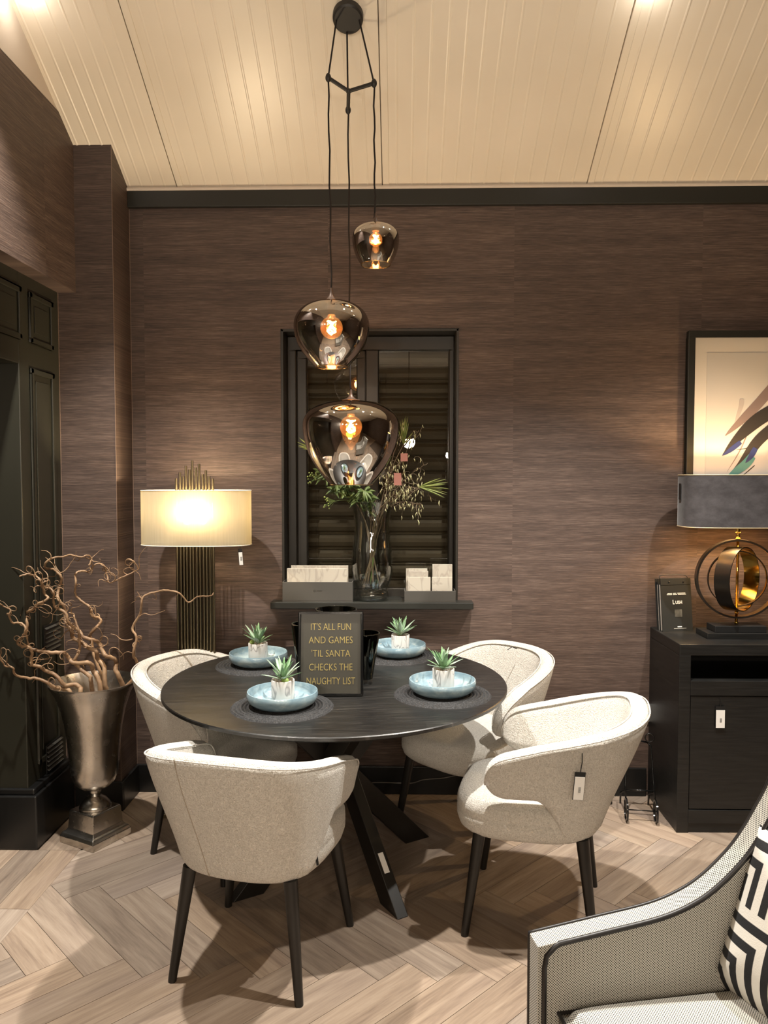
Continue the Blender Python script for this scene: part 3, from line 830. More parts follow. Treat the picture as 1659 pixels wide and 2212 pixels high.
# hung on the near side of the shell, where the outer face meets the cord
_m = Matrix.Translation((0.50, 2.80, 0)) @ Matrix.Rotation(math.atan2(0.97, 0.24), 4, 'Z')
_best = min((v for q, v in enumerate(_sh[0]) if q % 36 < 14 and v.x < -0.2 and v.z > 0.62), key=lambda v: ((_m @ v) - at(1252, 1594, (_m @ v).y)).length)
hang_tag(ch2, (_best.x-0.012, _best.y-0.008, _best.z), R(-90)+0.35, 0.062, 0.036, 0.092, R(5))
MB().tube([(-0.05, -0.285, 0.79), (-0.05, -0.25, 0.805), (-0.045, -0.222, 0.795)], 0.002, 6).build('tag_cord', M_BLACK, ch3)

# ================================================================= PLACE SETTINGS
def mat_mesh():
    prof = [(0.0, 0.002)]
    nr = 9; r0 = 0.06
    prof += [(0.055, 0.002)]
    for i in range(nr):
        a = 0.06 + i*0.0138
        for j in range(5):
            u = j/4; prof.append((a+0.0138*u, 0.0012+0.0058*math.sin(PI*u)))
    prof += [(0.186, 0.0), (0.0, 0.0)]
    seg = 120
    rr = random.Random(3); jit = [1+rr.uniform(-0.007, 0.007) for _ in range(seg)]
    def wob(a, j):
        i = int(round(a/(2*PI)*seg)) % seg
        return jit[i] if j > len(prof)-8 and j < len(prof)-1 else 1+0.0015*math.sin(a*60+j)
    return MB().lathe(prof, seg, wob=wob)
def leafs(parent, rnd):
    global _leafme, _leafme2
    if _leafme is None:
        for nm, sc, mt in (('a', 1.0, M_SUCC), ('b', 1.0, M_SUCCT)):
            V = []; Fc = []; n = 9
            for i in range(n):
                u = i/(n-1); wdt = 0.0105*math.sin(PI*min(1, (u*0.86+0.14)))**0.8*(1-u*0.35); zz = 0.075*u; yy = 0.012*u*u
                th = 0.004*(1-u)
                if i == n-1: V += [Vector((0, yy, zz))]*4
                else: V += [Vector((-wdt, yy-0.001, zz)), Vector((0, yy+th*1.2, zz)), Vector((wdt, yy-0.001, zz)), Vector((0, yy-th, zz))]
                if i:
                    for k in range(4): Fc.append(((i-1)*4+k, (i-1)*4+(k+1) % 4, i*4+(k+1) % 4, i*4+k))
            mb = MB(); mb.add(V, Fc); o = mb.build('leaf', mt, parent, True)
            bpy.data.objects.remove(o) if False else None
            if nm == 'a': _leafme = o.data
            else: _leafme2 = o.data
            o.parent = None; bpy.data.objects.remove(o)
    for ringi, (nl, tilt, sc) in enumerate(((7, 58, 0.9), (7, 34, 1.02), (6, 16, 0.95), (3, 5, 0.8))):
        for i in range(nl):
            a = 2*PI*(i+0.5*ringi)/nl + rnd.uniform(-0.2, 0.2)
            o = new_obj('leaf', _leafme if rnd.random() < 0.68 else _leafme2, parent)
            tl = R(tilt + rnd.uniform(-9, 9)); s_ = sc*rnd.uniform(0.85, 1.2)
            o.matrix_local = Matrix.Translation((0, 0, 0.078)) @ Matrix.Rotation(a, 4, 'Z') @ Matrix.Rotation(-tl, 4, 'X') @ Matrix.Rotation(0, 4, 'Y') @ Matrix.Translation((0, 0, 0.004)) @ Matrix.Diagonal((s_*1.05, s_, s_*1.12, 1))
_leafme = _leafme2 = None
PLACES = [((-0.425, 2.735), 'nearest the viewer, left of the sign', (0.0, 0.0)), ((0.162, 2.905), 'at the right of the table', (0.005, 0.01)), ((-0.625, 3.345), 'at the far left of the table', (-0.005, 0.02)), ((-0.028, 3.535), 'at the back, under the sill', (0.01, 0.02))]
mm = bm_ = pm = None
pot_prof = [(0.0, 0.0), (0.039, 0.0), (0.0415, 0.003), (0.0425, 0.078), (0.0415, 0.081), (0.038, 0.081), (0.0365, 0.078), (0.036, 0.066), (0.0, 0.066)]
bowl_prof = [(0.0, 0.0), (0.085, 0.0), (0.108, 0.006), (0.122, 0.018), (0.129, 0.033), (0.1285, 0.046), (0.126, 0.053), (0.1235, 0.0535), (0.1222, 0.051), (0.1225, 0.038), (0.116, 0.022), (0.103, 0.012), (0.08, 0.008), (0.0, 0.008)]
for i, ((x, y), where, d) in enumerate(PLACES):
    t0 = thing('placemat', 'round black braided placemat ' + where, 'placemat', (x, y, TZ), (0, 0, i*0.7), 'braided placemats')
    if mm is None: o = mat_mesh().build('braid', M_MAT, t0, True, auto=60); mm = o.data
    else: new_obj('braid', mm, t0)
    bx, by = x + (0.0, 0.0, 0.0, 0.02)[i], y + 0.005
    tg = thing('serving_bowl', 'shallow pale blue glazed bowl ' + where, 'bowl', (bx, by, TZ+0.0068), (0, 0, i*1.3), 'blue bowls')
    if bm_ is None: o = MB().lathe(bowl_prof, 64).build('bowl', M_BOWL, tg, True, auto=50); bm_ = o.data
    else: new_obj('bowl', bm_, tg)
    px = thing('potted_succulent', 'succulent in white pot in the bowl ' + where, 'plant', (bx+d[0], by+0.012+d[1]*0.3, TZ+0.0152), (0, 0, i*2.1), 'succulents in bowls')
    if pm is None: o = MB().lathe(pot_prof, 40).build('pot', M_POT, px, True, auto=45); pm = o.data
    else: new_obj('pot', pm, px)
    rnd = random.Random(i+11)
    mb = MB()
    for q in range(46):
        a = rnd.uniform(0, 2*PI); r_ = 0.033*math.sqrt(rnd.random()); mb.sphere((r_*math.cos(a), r_*math.sin(a), 0.069), rnd.uniform(0.003, 0.005), 6, 4)
    g_ = mb.build('gravel', M_GRAVEL, px); g_['kind'] = 'stuff'
    leafs(px, rnd)
    if i in (0, 2):
        MB().sphere((0.012, -0.024, 0.083), 0.011, 12, 8, (1.2, 0.9, 1.0)).build('bud', leaf_mat('bud_green', (0.22, 0.33, 0.07), (0.3, 0.42, 0.12)) if i == 0 else bpy.data.materials['bud_green'], px, True)

# ---- framed sign
sg = thing('framed_sign', 'black framed sign with gold lettering standing on the table', 'sign', (-0.263, 2.878, TZ), (R(-8), 0, R(2)))
SW, SHt = 0.246, 0.318
frame(-SW/2, SW/2, 0.0, SHt, 0.009, -0.012, 0.006, 'frame', sg, M_BLACKG, 0.002)
pn = box('panel', -SW/2+0.008, SW/2-0.008, -0.002, 0.004, 0.008, SHt-0.008, simple('charcoal_card', (0.028, 0.026, 0.018), 0.35), sg)
for s_, z, xs in (("IT'S ALL FUN", 0.259, 0.74), ('AND GAMES', 0.209, 0.80), ("'TIL SANTA", 0.1585, 0.80), ('CHECKS THE', 0.107, 0.76), ('NAUGHTY LIST', 0.055, 0.72)):
    text(s_, 0.0375, M_GOLDTXT, pn, (0, -0.0028, z), (PI/2, 0, 0), xs, 0.0005, bold=-0.0005)
MB().box(-0.02, 0.02, 0.006, 0.012, 0.0, 0.2, Matrix.Translation((0, 0.0, 0)) @ Matrix.Rotation(R(-22), 4, 'X') @ Matrix.Translation((0, 0.0, 0))).build('easel_strut', M_BLACK, sg) if False else None
mb = MB(); mb.add([(-0.02, 0.006, 0.2), (0.02, 0.006, 0.2), (0.02, 0.09, 0.013), (-0.02, 0.09, 0.013), (-0.02, 0.009, 0.2), (0.02, 0.009, 0.2), (0.02, 0.093, 0.013), (-0.02, 0.093, 0.013)], [(0, 1, 2, 3), (4, 5, 6, 7), (0, 1, 5, 4), (2, 3, 7, 6), (0, 3, 7, 4), (1, 2, 6, 5)])
mb.build('easel_strut', M_BLACK, sg)
# ---- black glass vases behind the sign
for (x, y, r0, r1, h, lab) in ((-0.143, 3.06, 0.034, 0.062, 0.205, 'black glass tumbler vase showing at the right edge of the sign'), (-0.262, 3.13, 0.052, 0.086, 0.288, 'tallest black glass vase, rim showing above the sign'), (-0.372, 3.04, 0.036, 0.062, 0.245, 'black glass vase showing at the left edge of the sign')):
    t = thing('glass_vase', lab, 'vase', (x, y, TZ), (0, 0, 0), 'black glass vases')
    MB().lathe([(r0*0.98, 0.022), (r1, h-0.002), (r1-0.001, h), (r1-0.004, h), (r1-0.005, h-0.002), (r0-0.004, 0.024), (0, 0.024), (0, 0.022)], 48).build('body', M_DARKGL, t, True, auto=40)
    MB().lathe([(0, 0), (r0*0.92, 0), (r0, 0.004), (r0*0.99, 0.021), (0, 0.021)], 40).build('thick_base', M_CLEAR, t, True, auto=40)
    MB().tube([((r1-0.0025)*math.cos(2*PI*i/48), (r1-0.0025)*math.sin(2*PI*i/48), h) for i in range(48)], 0.0025, 6, True).build('rim', M_CLEAR, t, True)

# ================================================================= PENDANT LAMP
CZ = ceil_z(3.10)
pl = thing('pendant_lamp', 'three-shade smoked glass pendant lamp on black cords above the table', 'pendant lamp', (-0.206, 3.10, CZ))
L0 = Vector((-0.206, 3.10, CZ))
tilt = Matrix.Rotation(-R(29), 4, 'X')
MB().lathe([(0.0, -0.034), (0.052, -0.034), (0.059, -0.028), (0.060, -0.02), (0.060, 0.0), (0.0, 0.0)], 40, M=tilt).build('canopy', M_PMETAL, pl, True, auto=40)
hub = at(753, 197, 3.10); tips = [at(709, 168, 3.06), at(808, 180, 3.06), at(752, 238, 3.19)]
mb = MB()
for tpt in tips:
    dd = (tpt-hub); mb.tube([hub-L0, tpt-L0], 0.0075, 10)
    mb.sphere(tpt-L0, 0.0115, 10, 8, (1, 1, 1.5))
mb.sphere(hub-L0, 0.011, 10, 8); mb.build('spreader', M_PMETAL, pl, True, auto=40)
heads = [(at(716, 633, 3.06), 0), (at(810, 472, 3.06), 1), (at(757.5, 852, 3.20), 2)]
cz = [tilt @ Vector((-0.045, 0.0, -0.034)), tilt @ Vector((0.045, 0.0, -0.034)), tilt @ Vector((-0.006, 0.045, -0.034))]
for i in range(3):
    P_ = [cz[i], tips[i]-L0]
    hp = heads[i][0]-L0
    n = 12; a_ = tips[i]-L0
    low = [a_.lerp(hp, u/n) + Vector((0.0022*math.sin(u*1.9+i), 0, 0)) for u in range(n+1)]
    MB().tube(P_, 0.0034, 8).build('upper_cord', M_CORD, pl, True); MB().tube(low, 0.0034, 8).build('cord', M_CORD, pl, True)
def glass_prof(Rm, H, ro, top, fr):
    """radius by height: shallow dome above, taper to opening below. fr = height fraction (from top) of widest"""
    pr = []
    n = 26
    for i in range(n+1):
        u = i/n
        if u <= fr:
            q = u/fr; r_ = top + (Rm-top)*(1-(1-q)**2.2)**0.46
        else:
            q = (u-fr)/(1-fr); r_ = ro + (Rm-ro)*(1-q**2.05)
        pr.append((r_, -H*u))
    return pr
specs = [  # pixel centre, top y, bottom y, depth, max radius, opening radius, fraction of widest
    (716, 650, 793, 3.06, 0.149, 0.063, 0.38, 'mid'), (811.5, 484, 572, 3.06, 0.092, 0.057, 0.36, 'small'), (758, 864, 1047, 3.20, 0.200, 0.088, 0.30, 'large')]
for i, (px, y0, y1, Y, Rm, ro, fr, nm) in enumerate(specs):
    top = at(px, y0, Y); bot = at(px, y1, Y); H = top.z-bot.z
    c = top - L0
    sh = MB(); sh.lathe([(r_, z) for r_, z in glass_prof(Rm, H, ro, 0.012, fr)], 64, c=c)
    # keep it an open single-wall bell: drop the two caps
    sh.F = [f for f in sh.F if len(f) == 4]
    so = sh.build('glass_shade', M_SMOKE, pl, True)
    MB().tube([(c.x+ro*math.cos(2*PI*q/48), c.y+ro*math.sin(2*PI*q/48), c.z-H) for q in range(48)], 0.0022, 6, True).build('rim', simple('gold_rim', (0.75, 0.55, 0.3), 0.15, 1.0) if i == 0 else bpy.data.materials['gold_rim'], so, True)
    hz = heads[i][0].z - top.z
    MB().lathe([(0.0045, hz+0.02), (0.006, hz+0.004), (0.009, hz*0.7), (0.018 if i != 1 else 0.012, hz*0.25), (0.032*(Rm/0.2) + 0.006, 0.0), (0.03*(Rm/0.2)+0.004, -0.004), (0.0, -0.004)], 24, c=c).build('cap', M_CAPBR, pl, True, auto=50)
    br = (0.044, 0.026, 0.046)[i]; bz = -(0.105, 0.06, 0.11)[i]
    cb = c + Vector((0, 0, bz))
    MB().lathe([(0.0, -0.004), (0.014, -0.004), (0.016, -0.02), (0.015, bz*1.0+br*0.95+0.008), (0.0, bz+br*0.95+0.008)], 20, c=c).build('lamp_holder', M_BRASSROD, pl, True, auto=40)
    prof = [(0.013, br*1.35)] + [(br*math.sin(PI*(0.12+0.88*q/14)) if q < 14 else 0.0, br*math.cos(PI*(0.12+0.88*q/14))) for q in range(15)]
    bu = MB().lathe(prof, 28, c=cb).build('bulb', M_AMBER, pl, True)
    fl_ = []
    for q in range(60):
        a = q/59*2*PI*4; fl_.append(cb + Vector((0.40*br*math.cos(a)*(0.55+0.45*math.cos(q*0.8)), 0.40*br*math.sin(a), br*0.62*math.cos(q/59*PI*5)*0.9)))
    MB().tube(fl_, 0.0032, 6).build('filament', M_FIL, bu, True)
    l = bpy.data.lights.new('bulb_light', 'POINT'); l.energy = (9, 6, 9)[i]; l.color = (1.0, 0.62, 0.30); l.shadow_soft_size = 0.02
    lo = bpy.data.objects.new('bulb_light', l); COL.objects.link(lo); lo.location = L0 + cb

# ================================================================= FLOOR LAMP (left)
LX, LY = -0.96, 3.60
lm = thing('floor_lamp', 'floor lamp of clustered brass rods with oval cream shade, lit', 'lamp', (LX, LY, 0))
rx = [556, 592, 624, 652, 688, 715, 752, 783, 820, 851, 884, 920]; ry = [338, 278, 318, 213, 250, 160, 232, 193, 298, 258, 318, 340]
for a, b in zip(rx, ry):
    p = at(260+a/4.608, 960+b/4.608, LY-0.02)
    MB().tube([(p.x-LX, -0.02, 0.018), (p.x-LX, -0.02, p.z-0.002), (p.x-LX, -0.02, p.z)], 0.0056, 12).build('rod', M_BRASSROD, lm, True, auto=50)
for a, b in zip(rx[:-1], rx[1:]):
    p = at(260+(a+b)/2/4.608, 1180, LY+0.01)
    MB().tube([(p.x-LX, 0.012, 0.018), (p.x-LX, 0.012, 1.30)], 0.0056, 12).build('rod', M_BRASSROD, lm, True, auto=50)
box('base', -0.15, 0.15, -0.085, 0.085, 0.0, 0.02, M_BRASSROD, lm, bevel=0.003)
sc_ = at(418, 1060, LY); zt_ = at(418, 1062, LY-0.1).z+0.004; zb_ = at(418, 1180, LY-0.1).z
SA, SB = 0.258, 0.115
def oval_shade(parent, a, b, z0, z1, cx, cy, mtl, e=0.8, lining=None, n=72):
    def pt(i, k=1.0):
        t = 2*PI*i/n; c, s = math.cos(t), math.sin(t)
        return cx + math.copysign(abs(c)**e, c)*a*k, cy + math.copysign(abs(s)**e, s)*b*k
    V = []; Fc = []
    for i in range(n):
        x, y = pt(i); V += [(x, y, z0), (x, y, z1)]
    for i in range(n): j = (i+1) % n; Fc.append((2*i, 2*j, 2*j+1, 2*i+1))
    sh = mesh('lamp_shade', V, Fc, mtl, parent, True)
    if lining:
        V2 = []
        for i in range(n):
            x, y = pt(i, 0.985); V2 += [(x, y, z0), (x, y, z1)]
        mesh('lining', V2, Fc, lining, sh, True)
    for z in (z0, z1):
        MB().tube([(*pt(i), z) for i in range(n)], 0.0022, 6, True).build('shade_rim', M_SHADEIN if lining is None else lining, sh, True)
    return sh
oval_shade(lm, SA, SB, zb_, zt_, 0, -0.0, M_SHADE)
for dx, pw in ((-0.03, 18), (0.045, 26)):
    bz = (zb_+zt_)/2-0.005
    MB().sphere((dx, -0.055, bz), 0.02, 14, 10, (1, 1, 1.25)).build('bulb', M_BULB, lm, True)
    l = bpy.data.lights.new('lamp_light', 'POINT'); l.energy = pw; l.color = (1.0, 0.78, 0.50); l.shadow_soft_size = 0.02
    lo = bpy.data.objects.new('lamp_light', l); COL.objects.link(lo); lo.location = (LX+dx, LY-0.055, bz+0.03)
tq = new_obj('price_tag', None, lm, (at(519, 1178, LY-0.06).x-LX, -0.07, zb_), (0, R(-4), 0)); tag_parts(tq, 0.014, 0.020, 0.076)

# ================================================================= URN AND WILLOW
UX, UY = -1.350, 3.318
un = thing('pedestal_urn', 'tall hammered silver urn on square pedestal holding willow branches', 'urn', (UX, UY, 0), (0, 0, R(62-90)))
s2 = 0.106
mb = MB(); prev = None
def sq_lathe(prof, M=None):
    mb = MB(); V = []; Fc = []
    for h, z in prof:
        V += [(-h, -h, z), (h, -h, z), (h, h, z), (-h, h, z)]
    n = len(prof)
    for i in range(n-1):
        for k in range(4): Fc.append((i*4+k, i*4+(k+1) % 4, (i+1)*4+(k+1) % 4, (i+1)*4+k))
    Fc.append((0, 1, 2, 3)); Fc.append(((n-1)*4, (n-1)*4+1, (n-1)*4+2, (n-1)*4+3)); return mb.add(V, Fc)
sq_lathe([(s2, 0), (s2, 0.018), (s2*1.0, 0.03), (s2*0.93, 0.044), (s2*0.84, 0.05), (s2*0.80, 0.056), (s2*0.765, 0.062), (s2*0.72, 0.135), (s2*0.70, 0.14)]).build('pedestal', M_SILVER, un, bevel=0.0025)
MB().lathe([(0, 0.139), (0.066, 0.139), (0.068, 0.146), (0.062, 0.160), (0.048, 0.178), (0.034, 0.188), (0.024, 0.194), (0.021, 0.205), (0.026, 0.210), (0.026, 0.218), (0.032, 0.222), (0.0, 0.222)], 40).build('foot', M_SILVER, un, True, auto=40)
MB().lathe([(0.0, 0.221), (0.03, 0.222), (0.066, 0.238), (0.088, 0.262), (0.099, 0.295), (0.104, 0.34), (0.110, 0.42), (0.119, 0.50), (0.135, 0.58), (0.158, 0.65), (0.180, 0.688), (0.187, 0.698), (0.188, 0.704), (0.184, 0.705), (0.176, 0.692), (0.152, 0.648), (0.129, 0.58), (0.114, 0.50), (0.104, 0.42), (0.098, 0.34), (0.0, 0.33)], 64).build('body', M_SILVER, un, True, auto=70)

def cpx(x, y): return (x/5.53, 1150+y/5.53)
def c7px(x, y): return (x/3.073, 1130+y/3.073)
BR = {
 'A': ([(1100, 1960), (1090, 1800), (1070, 1720), (980, 1650), (900, 1570), (885, 1530), (930, 1450), (950, 1370), (945, 1250), (935, 1150), (890, 1030), (880, 980), (830, 965)], 3.33, 3.30, cpx, 0.011),
 'B': ([(1270, 1960), (1250, 1800), (1240, 1600), (1170, 1520), (1150, 1420), (1060, 1380), (950, 1300), (870, 1260), (850, 1170), (800, 1080), (785, 980), (760, 880), (700, 800), (690, 740), (710, 640), (735, 550), (700, 490), (640, 440), (540, 430), (560, 350), (650, 300), (760, 290), (850, 270), (960, 295), (1050, 275), (1090, 320), (1060, 400)], 3.35, 3.40, cpx, 0.011),
 'C': ([(1200, 1960), (1180, 1760), (1110, 1650), (1100, 1590), (1040, 1555), (880, 1560), (820, 1500), (760, 1440), (600, 1435), (450, 1415), (350, 1370), (310, 1230), (325, 1110), (305, 970), (400, 915), (440, 860), (570, 790), (540, 740), (505, 650), (480, 580), (440, 530), (350, 495), (230, 530)], 3.30, 3.18, cpx, 0.011),
 'D': ([(970, 1960), (965, 1860), (880, 1815), (780, 1830), (700, 1740), (640, 1690), (540, 1650), (470, 1600), (385, 1580), (375, 1500), (380, 1440), (345, 1370), (250, 1355), (205, 1310), (270, 1240), (310, 1150), (240, 1080), (150, 1080), (110, 1000), (120, 920), (50, 890), (0, 850), (-30, 820)], 3.27, 3.12, cpx, 0.0095),
 'E': ([(860, 1960), (760, 1870), (650, 1850), (560, 1790), (420, 1740), (350, 1745), (180, 1700), (155, 1620), (60, 1590), (0, 1500), (-40, 1440)], 3.25, 3.08, cpx, 0.009),
 'F': ([(1450, 1960), (1470, 1850), (1420, 1720), (1380, 1640), (1390, 1560), (1350, 1500), (1260, 1470), (1220, 1400), (1180, 1320), (1120, 1285), (1000, 1250), (950, 1180), (880, 1130), (810, 1060), (780, 960), (660, 890), (640, 800), (640, 720), (600, 670), (530, 660), (510, 620), (520, 600), (575, 575)], 3.38, 3.28, cpx, 0.0115),
 'G': ([(800, 1160), (830, 1090), (880, 1040), (915, 980), (905, 915), (885, 870), (905, 760), (880, 700), (930, 600), (940, 530), (960, 480), (1040, 455), (1100, 447), (1190, 465), (1250, 525), (1310, 490), (1400, 483), (1415, 465)], 3.40, 3.38, c7px, 0.008),
 'H': ([(1250, 1960), (1210, 1700), (1130, 1500), (1090, 1290), (1070, 1230), (1130, 1160), (1200, 1070), (1180, 1020), (1100, 1000), (1080, 900), (990, 830), (900, 740), (910, 600), (900, 500), (970, 460), (1070, 465), (1130, 390), (1230, 385), (1280, 510), (1310, 600), (1450, 540), (1620, 460), (1640, 420), (1590, 340), (1520, 330)], 3.42, 3.44, cpx, 0.0075),
}
WHERE = {'A': 'short thick willow branch rising from the middle of the urn', 'B': 'tallest curly willow branch arching over at the top of the urn', 'C': 'willow branch sweeping left then up from the urn', 'D': 'willow branch leaning left over the rim and climbing beside the door casing', 'E': 'low willow branch stretching left out of the picture', 'F': 'thick willow branch leaning left from the right of the urn', 'G': 'willow branch reaching right across the rod lamp', 'H': 'thin curly willow branch trailing right towards the pier'}
rb = random.Random(21)
def curly(p, d, ln, rnd, k=12):
    pts = [Vector(p)]; d = Vector(d).normalized(); a1 = rnd.uniform(-1, 1); curv = rnd.uniform(-0.5, 0.5)
    for i in range(k):
        curv += rnd.uniform(-0.45, 0.45); curv = max(-0.9, min(0.9, curv))
        rt = Matrix.Rotation(curv, 3, Vector((0.25*a1, 1, 0.2)).normalized()); d = (rt @ d).normalized()
        pts.append(pts[-1] + d*ln/k)
    return pts
for k_, (pp, Y0, Y1, fn, rad) in BR.items():
    n = len(pp); pts = []
    for i, p in enumerate(pp):
        u = i/(n-1); Y = Y0+(Y1-Y0)*u + 0.012*math.sin(i*1.7+ord(k_))
        pts.append(at(*fn(*p), Y))
    rt_ = Vector((UX + (pts[0].x-UX)*0.35, UY + (pts[0].y-UY)*0.3, 0.40))
    pts = [rt_] + pts
    cv = catmull(pts, 5)
    o0 = rt_.copy()
    tt = thing('willow_branch', WHERE[k_], 'branch', o0, (0, 0, 0), 'willow branches in the urn')
    wig = [v - o0 + Vector((rb.uniform(-.0015, .0015), rb.uniform(-.0015, .0015), rb.uniform(-.0015, .0015))) for v in cv]
    MB().tube(wig, lambda u, r_=rad: r_*(1.0-0.78*u**0.8)+0.0008, 8).build('stem', M_WILLOW, tt, True)
    nt_ = {'A': 7, 'B': 20, 'C': 18, 'D': 14, 'E': 7, 'F': 14, 'G': 8, 'H': 18}[k_]
    for q in range(nt_):
        i = rb.randrange(int(len(wig)*0.28), len(wig)-1); dd = wig[i+1]-wig[i]
        sd_ = Vector((rb.uniform(-1, 1), rb.uniform(-0.25, 0.25), rb.uniform(-0.4, 1)))
        tw = curly(wig[i], dd.normalized()*0.4+sd_, rb.uniform(0.05, 0.17), rb)
        MB().tube(catmull(tw, 3), lambda u: 0.0026*(1-0.72*u), 6).build('twig', M_WILLOW, tt, True)
    if k_ == 'G':
        for P2 in ([(940, 530), (925, 480), (910, 455)], [(925, 620), (960, 600), (1010, 610), (1095, 580)], [(880, 770), (840, 778), (800, 770), (770, 745), (735, 735)]):
            MB().tube(catmull([at(*c7px(*p), 3.39)-o0 for p in P2], 5), lambda u: 0.003*(1-0.7*u), 6).build('twig', M_WILLOW, tt, True)

# ================================================================= WINDOW SILL
SZ = 0.985
def sample(x0, x1, z0, z1, y, lab, tilt=0.0):
    t = MB().box(0, x1-x0, -0.005, 0.005, 0, z1-z0).build('stone_sample', M_STONE, None, bevel=0.0012, loc=(x0, y, z0), rot=(R(tilt), 0, 0))
    return tag(t, lab, 'tile', 'stone samples')
b1x0, b1x1 = at(610.5, 1297, 3.765).x, at(762, 1297, 3.765).x
def open_box(name, x0, x1, y0, y1, z0, h, lab, t=0.005):
    o = thing(name, lab, 'box', ((x0+x1)/2, (y0+y1)/2, z0)); a = (x1-x0)/2; b = (y1-y0)/2
    box('bottom', -a, a, -b, b, 0, t, M_BOXGREY, o); box('front_panel', -a, a, -b, -b+t, t, h, M_BOXGREY, o, bevel=0.001); box('back_panel', -a, a, b-t, b, t, h, M_BOXGREY, o)
    box('side_panel', -a, -a+t, -b+t, b-t, t, h, M_BOXGREY, o); box('side_panel', a-t, a, -b+t, b-t, t, h, M_BOXGREY, o)
    return o, b
o1, hb = open_box('sample_box', b1x0, b1x1, 3.762, 3.882, SZ, 0.098, 'wide grey sample box on the window sill, left of the glass vase')
mkx = simple('faint_print', (0.03, 0.027, 0.022), 0.5)
MB().lathe([(0.006, -0.0003), (0.006, 0.0003), (0.0035, 0.0003), (0.0035, -0.0003)], 6, closed=True, M=Matrix.Translation((-0.015, -hb-0.0004, 0.055)) @ Matrix.Rotation(PI/2, 4, 'X')).build('emblem', mkx, o1)
text('Stone', 0.012, mkx, o1, (0.012, -hb-0.0005, 0.055), (PI/2, 0, 0), 1, 0.0002) if False else box('emblem', -0.004, 0.022, -hb-0.0006, -hb, 0.053, 0.057, mkx, o1)
s0, s1 = at(620, 1240, 3.775), at(750, 1240, 3.775)
sample(s0.x, s1.x, SZ+0.006, at(700, 1228, 3.775).z, 3.778, 'long cream stone sample at the front of the wide sill box')
sample(s0.x+0.016, s1.x+0.003, SZ+0.006, at(700, 1221.5, 3.81).z, 3.812, 'long marbled stone sample behind the front one in the wide sill box')
b2x0, b2x1 = at(873.5, 1294, 3.765).x, at(985, 1294, 3.765).x
b2x1 = min(b2x1, WX1-0.014)
open_box('sample_box', b2x0, b2x1, 3.762, 3.882, SZ, 0.055, 'low grey sample box on the window sill, right of the glass vase')
for (xa, xb, yt, Y, lab) in ((880.5, 930, 1246.5, 3.776, 'small square stone sample, front left of the low sill box'), (933, 977, 1246.5, 3.777, 'small square stone sample, front right of the low sill box'), (884, 925, 1233, 3.815, 'small stone sample, back left of the low sill box'), (934, 977, 1219, 3.83, 'tallest stone sample, back right of the low sill box'), (877, 923, 1228, 3.85, 'dark-edged stone sample at the very back left of the low sill box')):
    pa, pb = at(xa, yt, Y), at(xb, yt, Y)
    sample(pa.x, min(pb.x, b2x1-0.007), SZ+0.006, pa.z, Y, lab)
# glass vase
VX, VY = -0.140, 3.835
vz = thing('glass_vase', 'tall clear glass vase of greenery on the window sill', 'vase', (VX, VY, SZ))
outer = [(0.0, 0.0), (0.07, 0.0), (0.083, 0.006), (0.087, 0.022), (0.080, 0.045), (0.076, 0.058), (0.085, 0.076), (0.098, 0.105), (0.105, 0.15), (0.104, 0.20), (0.097, 0.27), (0.089, 0.34), (0.087, 0.38), (0.093, 0.43), (0.104, 0.475), (0.109, 0.492)]
MB().lathe(outer + [(0.106, 0.492)] + [(r_-0.0035, z) for r_, z in outer[::-1] if z > 0.07] + [(0.0, 0.072)], 56).build('body', M_CLEAR, vz, True, auto=60)
MB().lathe([(0, 0.008), (0.06, 0.008), (0.072, 0.03), (0.06, 0.05), (0, 0.055)], 32).build('thick_base', M_CLEAR, vz, True)
MB().tube([(0.1075*math.cos(2*PI*i/56), 0.1075*math.sin(2*PI*i/56), 0.492) for i in range(56)], 0.0018, 6, True).build('rim', M_CLEAR, vz, True)
# bouquet
V0 = Vector((VX, VY, SZ))
rq = random.Random(5)
def blade(l, w_, mtl, parent, p, d, up, bend=0.2, name='leaf'):
    d = Vector(d).normalized(); sd_ = d.cross(Vector(up)).normalized(); nn = sd_.cross(d).normalized(); V = []; Fc = []
    n = 6
    for i in range(n+1):
        u = i/n; ww = w_*math.sin(PI*(0.08+0.92*u))**0.8*(1-0.25*u) if i < n else 0.0003
        c = Vector(p) + d*l*u - Vector((0, 0, 1))*bend*l*u*u
        V += [c-sd_*ww, c+nn*0.0012+nn*ww*0.25, c+sd_*ww, c-nn*0.0008]
        if i:
            for k in range(4): Fc.append(((i-1)*4+k, (i-1)*4+(k+1) % 4, i*4+(k+1) % 4, i*4+k))
    return MB().add(V, Fc).build(name, mtl, parent, True)
def stem_to(px, py, Y, base_off):
    tip = at(px, py, Y)
    neck = V0 + Vector((base_off[0]*0.85, base_off[1]*0.85, 0.40)); base = V0 + Vector((-base_off[0]*0.8, -base_off[1]*0.8, 0.078))
    midp = neck.lerp(tip, 0.5) + Vector((0, 0, 0.05))
    return catmull([base, neck, midp, tip], 8)
ybo = 3.80
LEAFY = [(715, 1055, 3.78, 'leafy green sprig at the left of the sill bouquet'), (748, 1035, 3.74, 'leafy green sprig low at the front of the sill bouquet'), (785, 1060, 3.73, 'leafy green sprig hanging over the glass vase rim'), (690, 1020, 3.80, 'leafy green sprig furthest left in the sill bouquet')]
